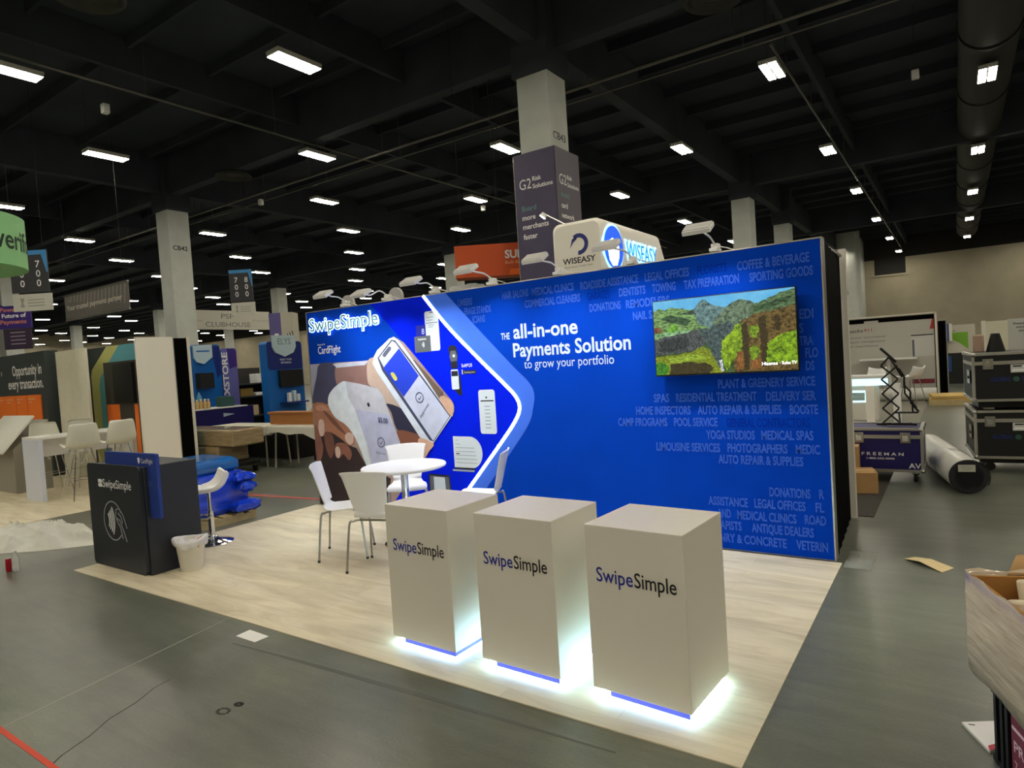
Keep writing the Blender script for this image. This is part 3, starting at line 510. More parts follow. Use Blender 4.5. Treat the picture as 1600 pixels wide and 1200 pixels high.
# television hung on the wall
tv = T('television', 'flat television with black rim showing green canyon scenery, hung on the blue wall', 'television', (5.2, -0.085, FZ + 1.45))
TX0, TX1, TZ0, TZ1 = -0.565, 0.565, 0.0, 0.635
MB().box(TX0, TX1, -0.025, 0.02, TZ0, TZ1, BLKPL).build('bezel', tv, bevel=0.004)
MB().box(-0.2, 0.2, 0.02, 0.083, 0.15, 0.5, BLKPL).build('wall_bracket', tv)
def uv(p): return [(TX0 + 0.008 + u * (TX1 - TX0 - 0.016), TZ1 - 0.008 - v * (TZ1 - TZ0 - 0.02)) for u, v in p]
ES = 0.95
SCN = [(MS('scr_sky', (72, 168, 226), (116, 196, 236), 2, ES), [(0, 0), (1, 0), (1, 0.35), (0, 0.35)]), (MS('scr_base', (26, 40, 26), (70, 96, 50), 30, ES), [(0, 0.3), (1, 0.3), (1, 1), (0, 1)]),
 (MS('scr_far', (62, 96, 104), (108, 140, 138), 28, ES), [(0.26, 0.2), (0.32, 0.13), (0.36, 0.055), (0.385, 0.03), (0.43, 0.1), (0.46, 0.125), (0.52, 0.16), (0.58, 0.2), (0.6, 0.6), (0.3, 0.6)]),
 (MS('scr_hill', (58, 96, 62), (128, 166, 98), 28, ES, (1, 1, 2.5)), [(0, 0.14), (0.04, 0.1), (0.09, 0.13), (0.15, 0.1), (0.2, 0.12), (0.25, 0.14), (0.3, 0.15), (0.32, 0.2), (0.34, 0.36), (0.45, 0.42), (0.5, 0.6), (0, 0.6)]),
 (MS('scr_dark', (30, 48, 50), (66, 86, 70), 38, ES), [(0.2, 0.2), (0.27, 0.17), (0.31, 0.15), (0.325, 0.22), (0.25, 0.215)]),
 (MS('scr_lime', (74, 150, 30), (120, 180, 60), 32, ES), [(0.1, 0.42), (0.14, 0.32), (0.17, 0.34), (0.2, 0.42), (0.22, 0.44), (0.1, 0.45)]),
 (MS('scr_red', (110, 66, 50), (130, 84, 60), 32, ES), [(0, 0.36), (0.04, 0.35), (0.06, 0.39), (0.03, 0.43), (0, 0.43)]),
 (MS('scr_second', (50, 76, 72), (110, 132, 104), 32, ES), [(0.44, 0.34), (0.5, 0.24), (0.54, 0.16), (0.6, 0.1), (0.66, 0.085), (0.71, 0.11), (0.74, 0.16), (0.8, 0.3), (0.75, 0.6), (0.5, 0.6)]),
 (MS('scr_slope', (34, 52, 38), (96, 124, 84), 28, ES, (1, 1, 3)), [(0.71, 0.3), (0.715, 0.17), (0.78, 0.13), (0.86, 0.085), (0.92, 0.04), (1, 0.01), (1, 0.4), (0.7, 0.4)]),
 (MS('scr_lake', (110, 170, 110), (150, 196, 140), 25, ES), [(0, 0.46), (0.1, 0.43), (0.25, 0.41), (0.3, 0.43), (0.16, 0.48), (0, 0.5)]),
 (MS('scr_cliff', (22, 28, 32), (86, 92, 92), 51, ES, (2, 1, 1)), [(0, 0.52), (0.1, 0.48), (0.22, 0.46), (0.32, 0.42), (0.36, 0.5), (0.4, 0.56), (0.36, 0.66), (0.28, 0.7), (0.1, 0.72), (0, 0.74)]),
 (MS('scr_gorge', (28, 38, 40), (78, 96, 96), 38, ES), [(0.33, 0.4), (0.42, 0.42), (0.48, 0.38), (0.56, 0.34), (0.6, 0.45), (0.54, 0.62), (0.5, 1), (0.36, 1), (0.42, 0.7)]),
 (MS('scr_right', (40, 34, 20), (112, 92, 50), 25, ES, (1.6, 1, 2.2)), [(0.58, 0.5), (0.64, 0.36), (0.7, 0.31), (0.72, 0.28), (0.85, 0.26), (1, 0.2), (1, 1), (0.58, 1)]),
 (MS('scr_moss', (58, 112, 20), (146, 180, 40), 22, ES, (1.4, 1, 1)), [(0.56, 0.5), (0.6, 0.4), (0.66, 0.38), (0.66, 0.55), (0.61, 0.6), (0.6, 0.8), (0.55, 0.9), (0.53, 0.98), (0.49, 0.8), (0.5, 0.6)]),
 (MS('scr_moss2', (52, 92, 16), (132, 170, 36), 28, ES), [(0.78, 0.72), (0.84, 0.62), (0.9, 0.55), (1, 0.52), (1, 0.92), (0.9, 0.9), (0.78, 0.92)]),
 (MS('scr_ledge', (40, 56, 14), (140, 156, 40), 32, ES, (1, 1, 4)), [(0, 0.76), (0.1, 0.74), (0.25, 0.72), (0.36, 0.64), (0.42, 0.7), (0.46, 0.86), (0.5, 1), (0, 1)]),
 (MS('scr_under', (22, 20, 14), (70, 62, 34), 44, ES, (1, 1, 3)), [(0.12, 0.86), (0.25, 0.84), (0.38, 0.86), (0.44, 0.93), (0.4, 1), (0.1, 1)]),
 (MS('scr_grass', (30, 96, 26), (72, 140, 40), 38, ES), [(0, 0.84), (0.06, 0.82), (0.1, 0.9), (0.08, 1), (0, 1)]),
 (MS('scr_col', (24, 22, 14), (70, 60, 34), 40, ES, (4, 1, 1)), [(0.645, 0.4), (0.68, 0.36), (0.69, 0.7), (0.68, 0.98), (0.65, 0.98)]),
 (MS('scr_col', (24, 22, 14), (70, 60, 34), 40, ES, (4, 1, 1)), [(0.76, 0.34), (0.8, 0.3), (0.815, 0.55), (0.8, 0.95), (0.77, 0.95)]),
 (MS('scr_col', (24, 22, 14), (70, 60, 34), 40, ES, (4, 1, 1)), [(0.86, 0.3), (0.9, 0.34), (0.9, 0.52), (0.865, 0.5)]),
 (MS('scr_mossr', (44, 84, 18), (126, 158, 40), 34, ES), [(0.69, 0.44), (0.75, 0.42), (0.76, 0.5), (0.74, 0.58), (0.7, 0.56)]),
 (MS('scr_mossr', (44, 84, 18), (126, 158, 40), 34, ES), [(0.69, 0.72), (0.73, 0.66), (0.76, 0.74), (0.74, 0.84), (0.7, 0.86)]),
 (MS('scr_mossr', (44, 84, 18), (126, 158, 40), 34, ES), [(0.58, 0.62), (0.64, 0.58), (0.645, 0.72), (0.6, 0.74)]),
 (MS('scr_bare', (86, 54, 24), (150, 100, 52), 30, ES, (3, 1, 1)), [(0.6, 0.76), (0.645, 0.74), (0.65, 0.96), (0.6, 0.98)]),
 (MS('scr_bare', (86, 54, 24), (150, 100, 52), 30, ES, (3, 1, 1)), [(0.7, 0.86), (0.76, 0.84), (0.77, 0.97), (0.7, 0.98)]),
 (MS('scr_crag', (14, 18, 20), (60, 66, 66), 44, ES, (3, 1, 1)), [(0.04, 0.54), (0.2, 0.5), (0.26, 0.54), (0.24, 0.66), (0.1, 0.69), (0.03, 0.68)]),
 (MS('scr_shade', (30, 52, 40), (64, 92, 62), 24, ES, (1, 1, 3)), [(0.04, 0.24), (0.14, 0.2), (0.22, 0.24), (0.3, 0.3), (0.24, 0.36), (0.12, 0.3)]),
 (MS('scr_shade', (30, 52, 40), (64, 92, 62), 24, ES, (1, 1, 3)), [(0.74, 0.2), (0.86, 0.14), (0.98, 0.1), (0.96, 0.16), (0.82, 0.22), (0.75, 0.26)]),
 (MS('scr_bank', (70, 110, 24), (160, 186, 60), 30, ES, (1, 1, 4)), [(0.1, 0.78), (0.3, 0.74), (0.42, 0.8), (0.3, 0.83), (0.12, 0.84)]),
 (MS('scr_water', (150, 190, 214), (240, 248, 252), 57, ES), [(0.475, 0.84), (0.5, 0.83), (0.505, 0.9), (0.515, 0.97), (0.49, 0.985), (0.48, 0.9)])]
mb = MB()
rj = random.Random(21)
def jag(p):
    o = []
    for a, b_ in zip(p, p[1:] + p[:1]):
        o.append(a); L_ = math.hypot(b_[0] - a[0], b_[1] - a[1]); n = int(L_ / 0.018)
        if (a[0] in (0, 1) and a[0] == b_[0]) or (a[1] in (0, 1) and a[1] == b_[1]): continue
        for i in range(1, n):
            f = i / n; o.append((min(1, max(0, a[0] + (b_[0] - a[0]) * f + rj.uniform(-0.007, 0.007))), min(1, max(0, a[1] + (b_[1] - a[1]) * f + rj.uniform(-0.011, 0.011)))))
    return o
for k, (m, p) in enumerate(SCN): mb.wpoly(uv(p if k < 2 else jag(p)), -0.0256 - 0.00015 * k, m)
SCT = M('scr_text', (255, 255, 255), 0.4, em=(255, 255, 255), es=1.0)
mb.text('Hisense', (0.3, -0.0305, 0.055), X, Z, SCT, cap=0.024, width=0.115, bold=0.02); mb.text('· Roku TV', (0.43, -0.0305, 0.055), X, Z, SCT, cap=0.024, width=0.12, bold=0.02)
mb.build('screen', tv, flat=True)

# ------------------------------------------------------------------ pedestals lit from below
PW, PD, PZ0, PZ1 = 0.504, 0.47, 0.05, 0.856
INKB = M('blue_ink', (34, 44, 150), 0.5); INKK = M('black_ink', (16, 16, 20), 0.5)
BLIP = M('blue_acrylic', (104, 112, 220), 0.3, em=(88, 98, 236), es=0.55); GLOW = M('pedestal_led', (255, 255, 255), 0.4, em=(168, 222, 255), es=LED_GLOW)  # blue acrylic is no lamp; emission added so the strip looks lit
PED = [(3.857, -2.571, -0.035, 'white display pedestal standing nearest the round table, leftmost of three'), (4.533, -2.567, -0.032, 'middle one of the three white glowing display pedestals'), (5.213, -2.563, -0.063, 'white display pedestal nearest the right edge of the vinyl floor, in front of the television')]
for k, (x, y, a, nm) in enumerate(PED):
    t = T('display_pedestal', nm, 'pedestal', (x, y, FZ), a, group='display pedestals glowing from below')
    tx0, tx1 = ((0.105, 0.0), (0.10, 0.0), (0.09, 0.0))[k]
    mb = MB(); mb.box(0, PW, 0, PD, PZ0 - FZ, PZ1 - FZ, WHITE)
    c0 = text_shape('Swipe', 0.0, 0.0)[0]; cw = 0.5
    off = (0.055, 0.055, 0.055)[k]; wd = 0.41
    mb.text('Swipe', (off, -0.0015, 0.585 - FZ), X, Z, INKB, cap=0.068, width=wd * 0.475, bold=0.008); mb.text('Simple', (off + wd * 0.495, -0.0015, 0.585 - FZ), X, Z, INKK, cap=0.068, width=wd * 0.505, bold=0.008)
    mb.build('cabinet_body', t, bevel=0.003)
    mb = MB(); e = 0.06
    mb.box(e, PW - e, e, PD - e, 0, PZ0 - FZ, WHITE); mb.build('plinth', t)
    mb = MB(); mb.box(0.09, PW - 0.012, 0.008, 0.014, 0.016, PZ0 - FZ, BLIP); 
    if k == 0: mb.box(PW - 0.018, PW - 0.012, 0.012, PD - 0.03, 0.016, PZ0 - FZ, BLIP)
    mb.build('blue_strip', t)
    mb = MB(); z0, z1, q0, q1 = 0.004, 0.022, 0.022, 0.03
    for bx in ((q0, PW - q0, q0, q1), (q0, PW - q0, PD - q1, PD - q0), (q0, q1, q1, PD - q1), (PW - q1, PW - q0, q1, PD - q1)): mb.box(*bx, z0, z1, GLOW)
    mb.build('led_strip', t)

# ------------------------------------------------------------------ table and shell chairs
t = T('round_table', 'round white pedestal table among white chairs before the blue wall', 'table', (2.38, -0.88, FZ))
MB().lathe([(0.0, 0.712), (0.38, 0.712), (0.398, 0.72), (0.402, 0.734), (0.396, 0.742), (0.0, 0.742)], WPLAS, 48).build('tabletop', t)
MB().cyl((0, 0, 0.03), (0, 0, 0.712), 0.035, 0.035, CHROME, 20).cyl((0, 0, 0.69), (0, 0, 0.711), 0.035, 0.12, CHROME, 20).build('column_post', t)
MB().lathe([(0.0, 0.0), (0.225, 0.0), (0.228, 0.008), (0.2, 0.018), (0.08, 0.03), (0.036, 0.05), (0.0, 0.05)], CHROME, 40).build('base', t)

def make_chair(label):
    t = T('cafe_chair', label, 'chair', (0, 0, 0.0085), group='white shell chairs around the round table')
    prof = smooth_path([(0.225, 0.425), (0.19, 0.448), (0.05, 0.445), (-0.08, 0.438), (-0.15, 0.452), (-0.19, 0.5), (-0.215, 0.58), (-0.245, 0.7), (-0.275, 0.81), (-0.285, 0.85)], 4)
    rows = []; n = 10
    for i, (py, pz) in enumerate(prof):
        s_ = i / (len(prof) - 1)
        if s_ < 0.3: hw = 0.205 - 0.01 * abs(s_ - 0.15) / 0.15 - (0.03 if i == 0 else 0)
        elif s_ < 0.55: q = (s_ - 0.3) / 0.25; hw = 0.2 + (0.145 - 0.2) * (q * q * (3 - 2 * q))
        else: q = (s_ - 0.55) / 0.45; hw = 0.145 + (0.228 - 0.145) * q
        if i == len(prof) - 1: hw -= 0.02
        rows.append([(hw * (2 * k / n - 1), py + (0.035 * (2 * k / n - 1) ** 2 if s_ > 0.55 else 0.0), pz + (0.006 * (2 * k / n - 1) ** 2 if s_ < 0.4 else -0.012 * abs(2 * k / n - 1) ** 3 * (s_ > 0.9))) for k in range(n + 1)])
    MB().grid(rows, WPLAS).build('seat_shell', t, solid=0.012, subd=1, ang=80)
    for sx, sy in ((-1, 1), (1, 1), (-1, -1), (1, -1)):
        top = (sx * 0.12, sy * 0.11 - 0.02, 0.425)
        pts = [top, (sx * 0.165, sy * 0.15 - 0.02, 0.418), (sx * 0.19, sy * 0.172 - 0.02, 0.385), (sx * 0.218, sy * 0.21 - 0.02, 0.008)]
        MB().tube(smooth_path(pts, 4), 0.0095, STEEL, 8).cyl((sx * 0.2185, sy * 0.2105 - 0.02, 0), (sx * 0.218, sy * 0.21 - 0.02, 0.02), 0.012, 0.012, BLKPL, 8).build('leg', t)
    MB().box(-0.13, 0.13, -0.14, -0.12, 0.416, 0.43, STEEL).box(-0.13, 0.13, 0.08, 0.1, 0.416, 0.43, STEEL).build('under_frame', t)
    return t
def face(d): return math.atan2(d[1], d[0]) - PI / 2
c0 = make_chair('white shell chair seen from behind, closest to the leftmost pedestal')
c0.location = (2.68, -1.5, 0.0085); c0.rotation_euler = (0, 0, face((-0.30, 0.92)))
dup(c0, (2.11, -1.37, 0.0085), face((0.78, 0.62)), 'white shell chair in side view at the far left of the round table')
dup(c0, (2.02, -0.48, 0.0085), face((0.52, -0.57)), 'white shell chair behind the round table, backrest above the tabletop')
dup(c0, (3.03, -0.56, 0.0085), face((-0.88, -0.42)), 'white shell chair in front of the glowing line, half hidden by pedestals')

# ------------------------------------------------------------------ dark counter, stool, bin at the left corner
t = T('reception_counter', 'dark charcoal counter with layered black and blue front boards and white contactless symbol', 'counter', (0.45, -2.3, FZ))
MB().box(-0.03, 0.925, -2.553, -2.08, FZ, 0.955, DKGREY).build('cabinet_body', t, world=True, bevel=0.004)
NAVY = M('royal_blue_board', (34, 62, 146), 0.5); CHAR = M('charcoal_board', (36, 41, 49), 0.5)
mb = MB(); mb.prism(rrect(0.155, 1.085, 0.51, 1.07, 0.015), (0, -2.52, 0), X, Z, 0.028, NAVY)
mb.text('CardFlight', (0.83, -2.5215, 0.985), X, Z, WPRINT, cap=0.038, width=0.2)
mb.prism([(-0.02, 0.03), (0.02, 0.03), (0.018, 0.0), (0.0, -0.025), (-0.018, 0.0)], (0.79, -2.5212, 1.0), X, Z, 0.001, WPRINT)
mb.text('COUNTR', (0.8, -2.5215, 0.78), X, Z, M('faint_print', (86, 108, 176), 0.6), cap=0.05, width=0.2)
mb.build('blue_board', t, world=True)
mb = MB(); mb.prism(rrect(-0.075, 0.905, 0.01, 0.965, 0.045, 6), (0, -2.585, 0), X, Z, 0.03, CHAR)
mb.text('SwipeSimple', (0.225, -2.587, 0.752), X, Z, WPRINT, cap=0.075, width=0.53, bold=0.006)
for z in (0.752, 0.79): mb.prism(rrect(0.135, 0.215, z, z + 0.034, 0.014), (0, -2.587, 0), X, Z, 0.001, WPRINT)
GP = M('grey_line_print', (170, 172, 176), 0.6)
def cs(q, m=WPRINT): mb.prism(q, (0, -2.587, 0), X, Z, 0.001, m)
for q in ring_band(0.37, 0.45, 0.172, 0.182, 0.5, 2 * PI - 0.75, 30): cs(q, GP)
for k in range(4):
    for q in ring_band(0.17, 0.45, 0.12 + 0.032 * k, 0.136 + 0.032 * k, -0.5 - 0.03 * k, 0.5 + 0.03 * k, 8): cs(q)
for ln in ([(0.44, 0.56), (0.5, 0.57), (0.56, 0.52), (0.62, 0.4)], [(0.44, 0.56), (0.42, 0.5), (0.46, 0.44), (0.5, 0.4), (0.53, 0.3)], [(0.47, 0.53), (0.52, 0.5), (0.545, 0.44)], [(0.45, 0.48), (0.5, 0.46), (0.56, 0.36), (0.6, 0.28)]):
    for a, b_ in zip(ln, ln[1:]):
        d = Vector((b_[0] - a[0], b_[1] - a[1])).normalized() * 0.005; cs([(a[0] - d.y, a[1] + d.x), (a[0] + d.y, a[1] - d.x), (b_[0] + d.y, b_[1] - d.x), (b_[0] - d.y, b_[1] + d.x)], GP)
mb.build('black_board', t, world=True)

t = T('bar_stool', 'white low-backed swivel stool on chrome post, behind the dark counter', 'stool', (0.395, -1.68, FZ), math.atan2(-0.9, -0.35) - PI / 2)
prof = smooth_path([(0.215, 0.52), (0.19, 0.54), (0.06, 0.535), (-0.06, 0.545), (-0.13, 0.585), (-0.17, 0.65), (-0.19, 0.70)], 4)
rows = []
for i, (py, pz) in enumerate(prof):
    hw = 0.19 - (0.03 if i in (0, len(prof) - 1) else 0); rows.append([(hw * (k / 5 - 1), py + 0.05 * (k / 5 - 1) ** 2 * (py < 0), pz + 0.045 * abs(k / 5 - 1) ** 2.5) for k in range(11)])
MB().grid(rows, WPLAS).build('seat', t, solid=0.03, subd=1, ang=80)
MB().cyl((0, 0, 0.03), (0, 0, 0.33), 0.03, 0.03, CHROME, 20).cyl((0, 0, 0.33), (0, 0, 0.525), 0.02, 0.02, CHROME, 16).build('post', t)
MB().lathe([(0.0, 0.0), (0.2, 0.0), (0.203, 0.008), (0.17, 0.02), (0.07, 0.04), (0.034, 0.075), (0.0, 0.075)], CHROME, 40).build('base', t)
MB().tube([(0.03, 0, 0.28)] + [(0.14 * math.cos(a) * 0.9, 0.02 + 0.16 * math.sin(a), 0.28) for a in [0.2 + k * 0.28 for k in range(11)]] + [(-0.03, 0, 0.28)], 0.009, CHROME, 8).build('footrest', t)

t = T('waste_bin', 'small white waste bin with plastic liner folded over the rim', 'bin', (1.08, -2.28, FZ))
MB().lathe([(0.0, 0.0), (0.088, 0.0), (0.092, 0.01), (0.122, 0.265), (0.126, 0.27), (0.118, 0.262), (0.085, 0.02), (0.0, 0.02)], M('bin_plastic', (222, 218, 204), 0.45), 36).build('bin_body', t)
LINER = M('bin_liner', (232, 232, 232), 0.35, trans=0.0, bump=0.5, nscale=14)
def lf(r, z, a): 
    k = 0.006 * math.sin(5 * a + 1) + 0.004 * math.sin(11 * a); return (r + k, z + (0.018 * math.sin(3 * a + 0.6) + 0.008 * math.sin(8 * a) if z < 0.26 else 0.012 * math.sin(2 * a)))
MB().lathe([(0.11, 0.2), (0.125, 0.285), (0.138, 0.288), (0.146, 0.27), (0.138, 0.235), (0.13, 0.2)], LINER, 48, fn=lf).build('liner', t, subd=1, ang=80)
MB().poly([(0.118, -0.03, 0.26), (0.13, 0.0, 0.2), (0.145, 0.02, 0.27), (0.12, 0.02, 0.31)], M('pink_tissue', (226, 190, 186), 0.8)).poly([(0.12, 0.0, 0.285), (0.135, -0.01, 0.27), (0.128, 0.025, 0.30)], M('red_tag', (190, 60, 60), 0.7)).build('tag', t, solid=0.002)

# ------------------------------------------------------------------ left neighbour: bar table, stools, coloured booth
t = T('bar_table', 'long white waterfall bar table with four stools at the left booth', 'table', (-4.9, -0.72, FZ))
MB().box(-0.3, 0.3, -0.68, 0.66, 0.93, 0.965, WPLAS).build('tabletop', t, bevel=0.004)
MB().box(-0.3, 0.3, -0.68, -0.62, 0, 0.93, M('cool_white_laminate', (214, 220, 236), 0.45)).build('end_panel', t); MB().box(-0.3, 0.3, 0.6, 0.66, 0, 0.93, WPLAS).build('end_panel', t)
MB().box(-0.02, 0.02, -0.6, 0.6, 0.65, 0.93, WPLAS).build('modesty_panel', t)
def make_shell_stool(label):
    t = T('shell_stool', label, 'stool', (0, 0, FZ), group='white shell stools at the bar table')
    rows = []
    prof = smooth_path([(0.2, 0.765), (0.17, 0.785), (0.05, 0.76), (-0.08, 0.765), (-0.15, 0.81), (-0.19, 0.9), (-0.215, 1.0), (-0.225, 1.1), (-0.215, 1.13)], 4)
    for i, (py, pz) in enumerate(prof):
        s_ = i / (len(prof) - 1); hw = 0.2 + 0.035 * math.sin(PI * s_) - (0.05 if i in (0, len(prof) - 1) else 0) - (0.03 * max(0, s_ - 0.6) / 0.4)
        rows.append([(hw * (k / 6 - 1), py + 0.075 * abs(k / 6 - 1) ** 2 * min(1, max(0, (s_ - 0.35) * 3)), pz + 0.075 * abs(k / 6 - 1) ** 2.2 * max(0.0, 1 - s_ * 1.6)) for k in range(13)])
    MB().grid(rows, M('ivory_shell', (222, 222, 208), 0.4)).build('seat_shell', t, solid=0.01, subd=1, ang=80)
    for sx, sy in ((-1, 1), (1, 1), (-1, -1), (1, -1)):
        MB().tube([(sx * 0.1, sy * 0.1, 0.755), (sx * 0.16, sy * 0.15, 0.4), (sx * 0.225, sy * 0.21, 0.0)], 0.008, CHROME, 7).build('leg', t)
    mb = MB()
    for a, b_ in (((-0.1, -0.1, 0.75), (0.1, 0.1, 0.75)), ((0.1, -0.1, 0.75), (-0.1, 0.1, 0.75)), ((-0.1, -0.1, 0.74), (0.0, 0.0, 0.52)), ((0.1, -0.1, 0.74), (0, 0, 0.52)), ((-0.1, 0.1, 0.74), (0, 0, 0.52)), ((0.1, 0.1, 0.74), (0, 0, 0.52)), ((-0.175, -0.165, 0.3), (0.175, -0.165, 0.3)), ((-0.175, 0.165, 0.3), (0.175, 0.165, 0.3)), ((-0.175, -0.165, 0.3), (-0.175, 0.165, 0.3)), ((0.175, -0.165, 0.3), (0.175, 0.165, 0.3))): mb.tube([a, b_], 0.005, CHROME, 6)
    mb.build('wire_brace', t); return t
s0 = make_shell_stool('white shell stool seen from behind, nearer one on the near side of the bar table'); s0.location = (-4.2, -1.0, 0.013); s0.rotation_euler = (0, 0, PI / 2)
dup(s0, (-4.2, -0.47, 0.013), PI / 2 + 0.1, 'white shell stool seen from behind, farther one on the near side of the bar table')
dup(s0, (-5.62, -0.9, 0.013), -PI / 2, 'white shell stool on the far side of the bar table, beside the grey lectern')
dup(s0, (-5.62, -0.36, 0.013), -PI / 2, 'white shell stool on the far side of the bar table, before the beige panel')

t = T('partition', 'booth back wall with beige panel, dark slate corner and yellow and teal stripes', 'partition', (-6.9, 0.65, FZ))
SLATE = M('slate_print', (58, 66, 68), 0.7); TEAL = M('teal_print', (104, 176, 192), 0.7); YEL = M('pale_yellow_print', (204, 204, 130), 0.7); BEI = M('beige_panel', (238, 234, 214), 0.75, noise=0.03)
ORG = M('orange_board', (255, 130, 48), 0.55)
MB().box(-10.4, -8.95, 0.6, 0.7, FZ, 2.54, M('tan_panel', (168, 156, 130), 0.75)).build('side_board', t, world=True); MB().box(-7.6, -6.33, 0.05, 0.09, FZ, 2.40, BEI).build('beige_panel', t, world=True)
mb = MB(); mb.box(-7.6, -4.65, 0.6, 0.7, FZ, 2.44, TEAL); mb.wpoly([(-7.6, 2.44), (-6.75, 2.44), (-7.42, 2.02), (-7.48, 1.9), (-7.48, 0.02), (-7.6, 0.02)], 0.598, SLATE)
mb.wpoly([(-6.75, 2.44), (-6.25, 2.44), (-6.75, 2.1), (-7.1, 1.85), (-7.16, 1.7), (-7.16, 0.02), (-7.48, 0.02), (-7.48, 1.9), (-7.42, 2.02)], 0.598, YEL); mb.build('striped_panel', t, world=True, flat=True)
t = T('monitor_kiosk', 'dark tall kiosk with orange squares and black screen, before the striped booth wall', 'kiosk', (-6.0, 0.5, FZ))
mb = MB(); mb.box(-6.57, -5.3, 0.44, 0.56, FZ, 2.12, M('brown_grey_board', (66, 63, 58), 0.6)); mb.wpoly([(-6.55, 0.5), (-6.05, 0.5), (-6.05, 1.33), (-6.55, 1.33)], 0.438, ORG); mb.wpoly([(-5.5, 0.3), (-5.36, 0.3), (-5.36, 1.33), (-5.5, 1.33)], 0.438, ORG)
mb.wpoly([(-6.0, 0.05), (-5.52, 0.05), (-5.52, 0.85), (-6.0, 0.85)], 0.438, M('pink_grey_print', (200, 180, 168), 0.7)); mb.build('cabinet_body', t, world=True)
MB().box(-6.1, -5.38, 0.38, 0.435, 1.36, 2.08, BLKPL).build('screen', t, world=True)
t = T('booth_sign', 'dark slate panel with white opportunity slogan and orange tiles', 'sign', (-8.9, 0.0, FZ))
mb = MB(); mb.box(-10.6, -7.72, -0.1, 0.14, FZ, 2.44, SLATE)
mb.text('Opportunity in', (-9.33, -0.102, 2.01), X, Z, WPRINT, cap=0.2, width=1.45, bold=0.015); mb.text('every transaction.', (-9.6, -0.102, 1.74), X, Z, WPRINT, cap=0.2, width=1.75, bold=0.015); mb.text('p', (-9.95, -0.102, 2.05), X, Z, WPRINT, cap=0.1)
mb.build('board', t, world=True, flat=True)
for k, x in enumerate((-10.25, -9.73, -9.19, -8.6)):
    mb = MB(); mb.box(x - 0.02, x + (0.5, 0.5, 0.54, 0.62)[k], -0.125, -0.102, 1.06, 1.60, ORG); mb.box(x + 0.04, x + 0.36, -0.1265, -0.125, 1.51, 1.535, M('peach_print', (250, 180, 140), 0.6)); mb.box(x + 0.04, x + 0.2, -0.1265, -0.125, 1.45, 1.47, _M['peach_print']); mb.build('orange_tile', t, world=True)
t = T('lectern', 'grey lectern with a large slanted pale top, at the left edge of the photo', 'lectern', (-6.6, -1.05, FZ))
GREYL = M('warm_grey_laminate', (150, 146, 134), 0.6)
MB().prism([(-1.25, FZ), (-0.72, FZ), (-0.72, 1.18), (-1.25, 0.74)], (-6.06, 0, 0), Y, Z, 1.2, GREYL).build('cabinet_body', t, world=True)
SILV = M('pale_metal_top', (236, 235, 224), 0.35)
MB().prism([(-1.41, 0.68), (-0.93, 1.25), (-0.95, 1.27), (-1.43, 0.70)], (-6.0, 0, 0), Y, Z, 1.3, SILV).build('slanted_top', t, world=True)
MB().prism([(-1.0, 0.85), (-0.75, 1.1), (-0.77, 1.13), (-1.02, 0.88)], (-5.9, 0, 0), Y, Z, 0.35, M('grey_metal', (140, 138, 136), 0.4, 0.4)).build('side_shelf', t, world=True)

# white end panel with black back and its aluminium post
t = T('end_panel', 'tall white partition end with black rear side, behind the dark counter', 'partition', (-4.25, 0.35, FZ))
MB().box(-4.25, -4.2, -0.07, 0.53, FZ, 2.44, M('ivory_panel', (246, 242, 230), 0.7)).build('white_side', t, world=True)
MB().box(-4.6, -4.22, 0.545, 0.78, FZ, 2.42, BLACK).build('black_side', t, world=True)
MB().box(-4.26, -4.2, 0.53, 0.545, FZ, 2.44, ALU).box(-4.27, -4.21, 0.78, 0.83, FZ, 2.44, WHITE).build('frame_post', t, world=True)

# cloth-covered tables, boxes and crates behind
CLOTH = M('white_table_cloth', (206, 204, 190), 0.8, bump=0.3, nscale=6)
def make_cloth_table(label, loc, L=1.83, W=0.6):
    t = T('folding_table', label, 'table', loc, group='folding tables under white cloth')
    MB().box(-L / 2, L / 2, -W / 2, W / 2, 0.72, 0.745, WHITE).build('tabletop', t)
    n = 44; ring = []
    for k in range(n):
        u_ = 4 * k / n; s_ = int(u_); q = u_ - s_
        ring.append([(-1 + 2 * q, -1), (1, -1 + 2 * q), (1 - 2 * q, 1), (-1, 1 - 2 * q)][s_])
    top = [(a * (L / 2 + 0.006), b_ * (W / 2 + 0.006), 0.752) for a, b_ in ring]
    low = [(a * (L / 2 + 0.02 + 0.012 * math.sin(k * 1.9)), b_ * (W / 2 + 0.02 + 0.012 * math.sin(k * 1.9)), 0.60 + 0.05 * math.sin(k * 0.5) + 0.03 * math.sin(k * 1.3)) for k, (a, b_) in enumerate(ring)]
    mb = MB(); mb.grid([top, low], CLOTH, closed=True); mb.poly(top, CLOTH); mb.build('cloth', t, ang=60)
    for sx in (-1, 1):
        for sy in (-1, 1): MB().tube([(sx * (L / 2 - 0.12), sy * (W / 2 - 0.08), 0.72), (sx * (L / 2 - 0.08), sy * (W / 2 - 0.05), 0.0)], 0.016, M('cream_metal', (190, 184, 164), 0.5), 8).build('leg', t)
    return t
c1 = make_cloth_table('white draped folding table holding the brown wooden box', (-2.72, 2.14, 0))
dup(c1, (-4.66, 2.16, 0), 0, 'white draped folding table standing behind the plastic-wrapped brown crates')
t = T('wooden_crate', 'long brown wooden box lying on the draped table', 'crate', (-3.3, 2.3, 0.753))
WOODB = M('brown_wood', (166, 108, 56), 0.65, noise=0.1, stretch=(1, 1, 8), nscale=4)
MB().box(-0.78, 0.78, -0.09, 0.09, 0.0, 0.2, WOODB).build('box_body', t); MB().box(-0.82, 0.82, -0.11, 0.11, 0.2, 0.235, WOODB).build('lid', t)
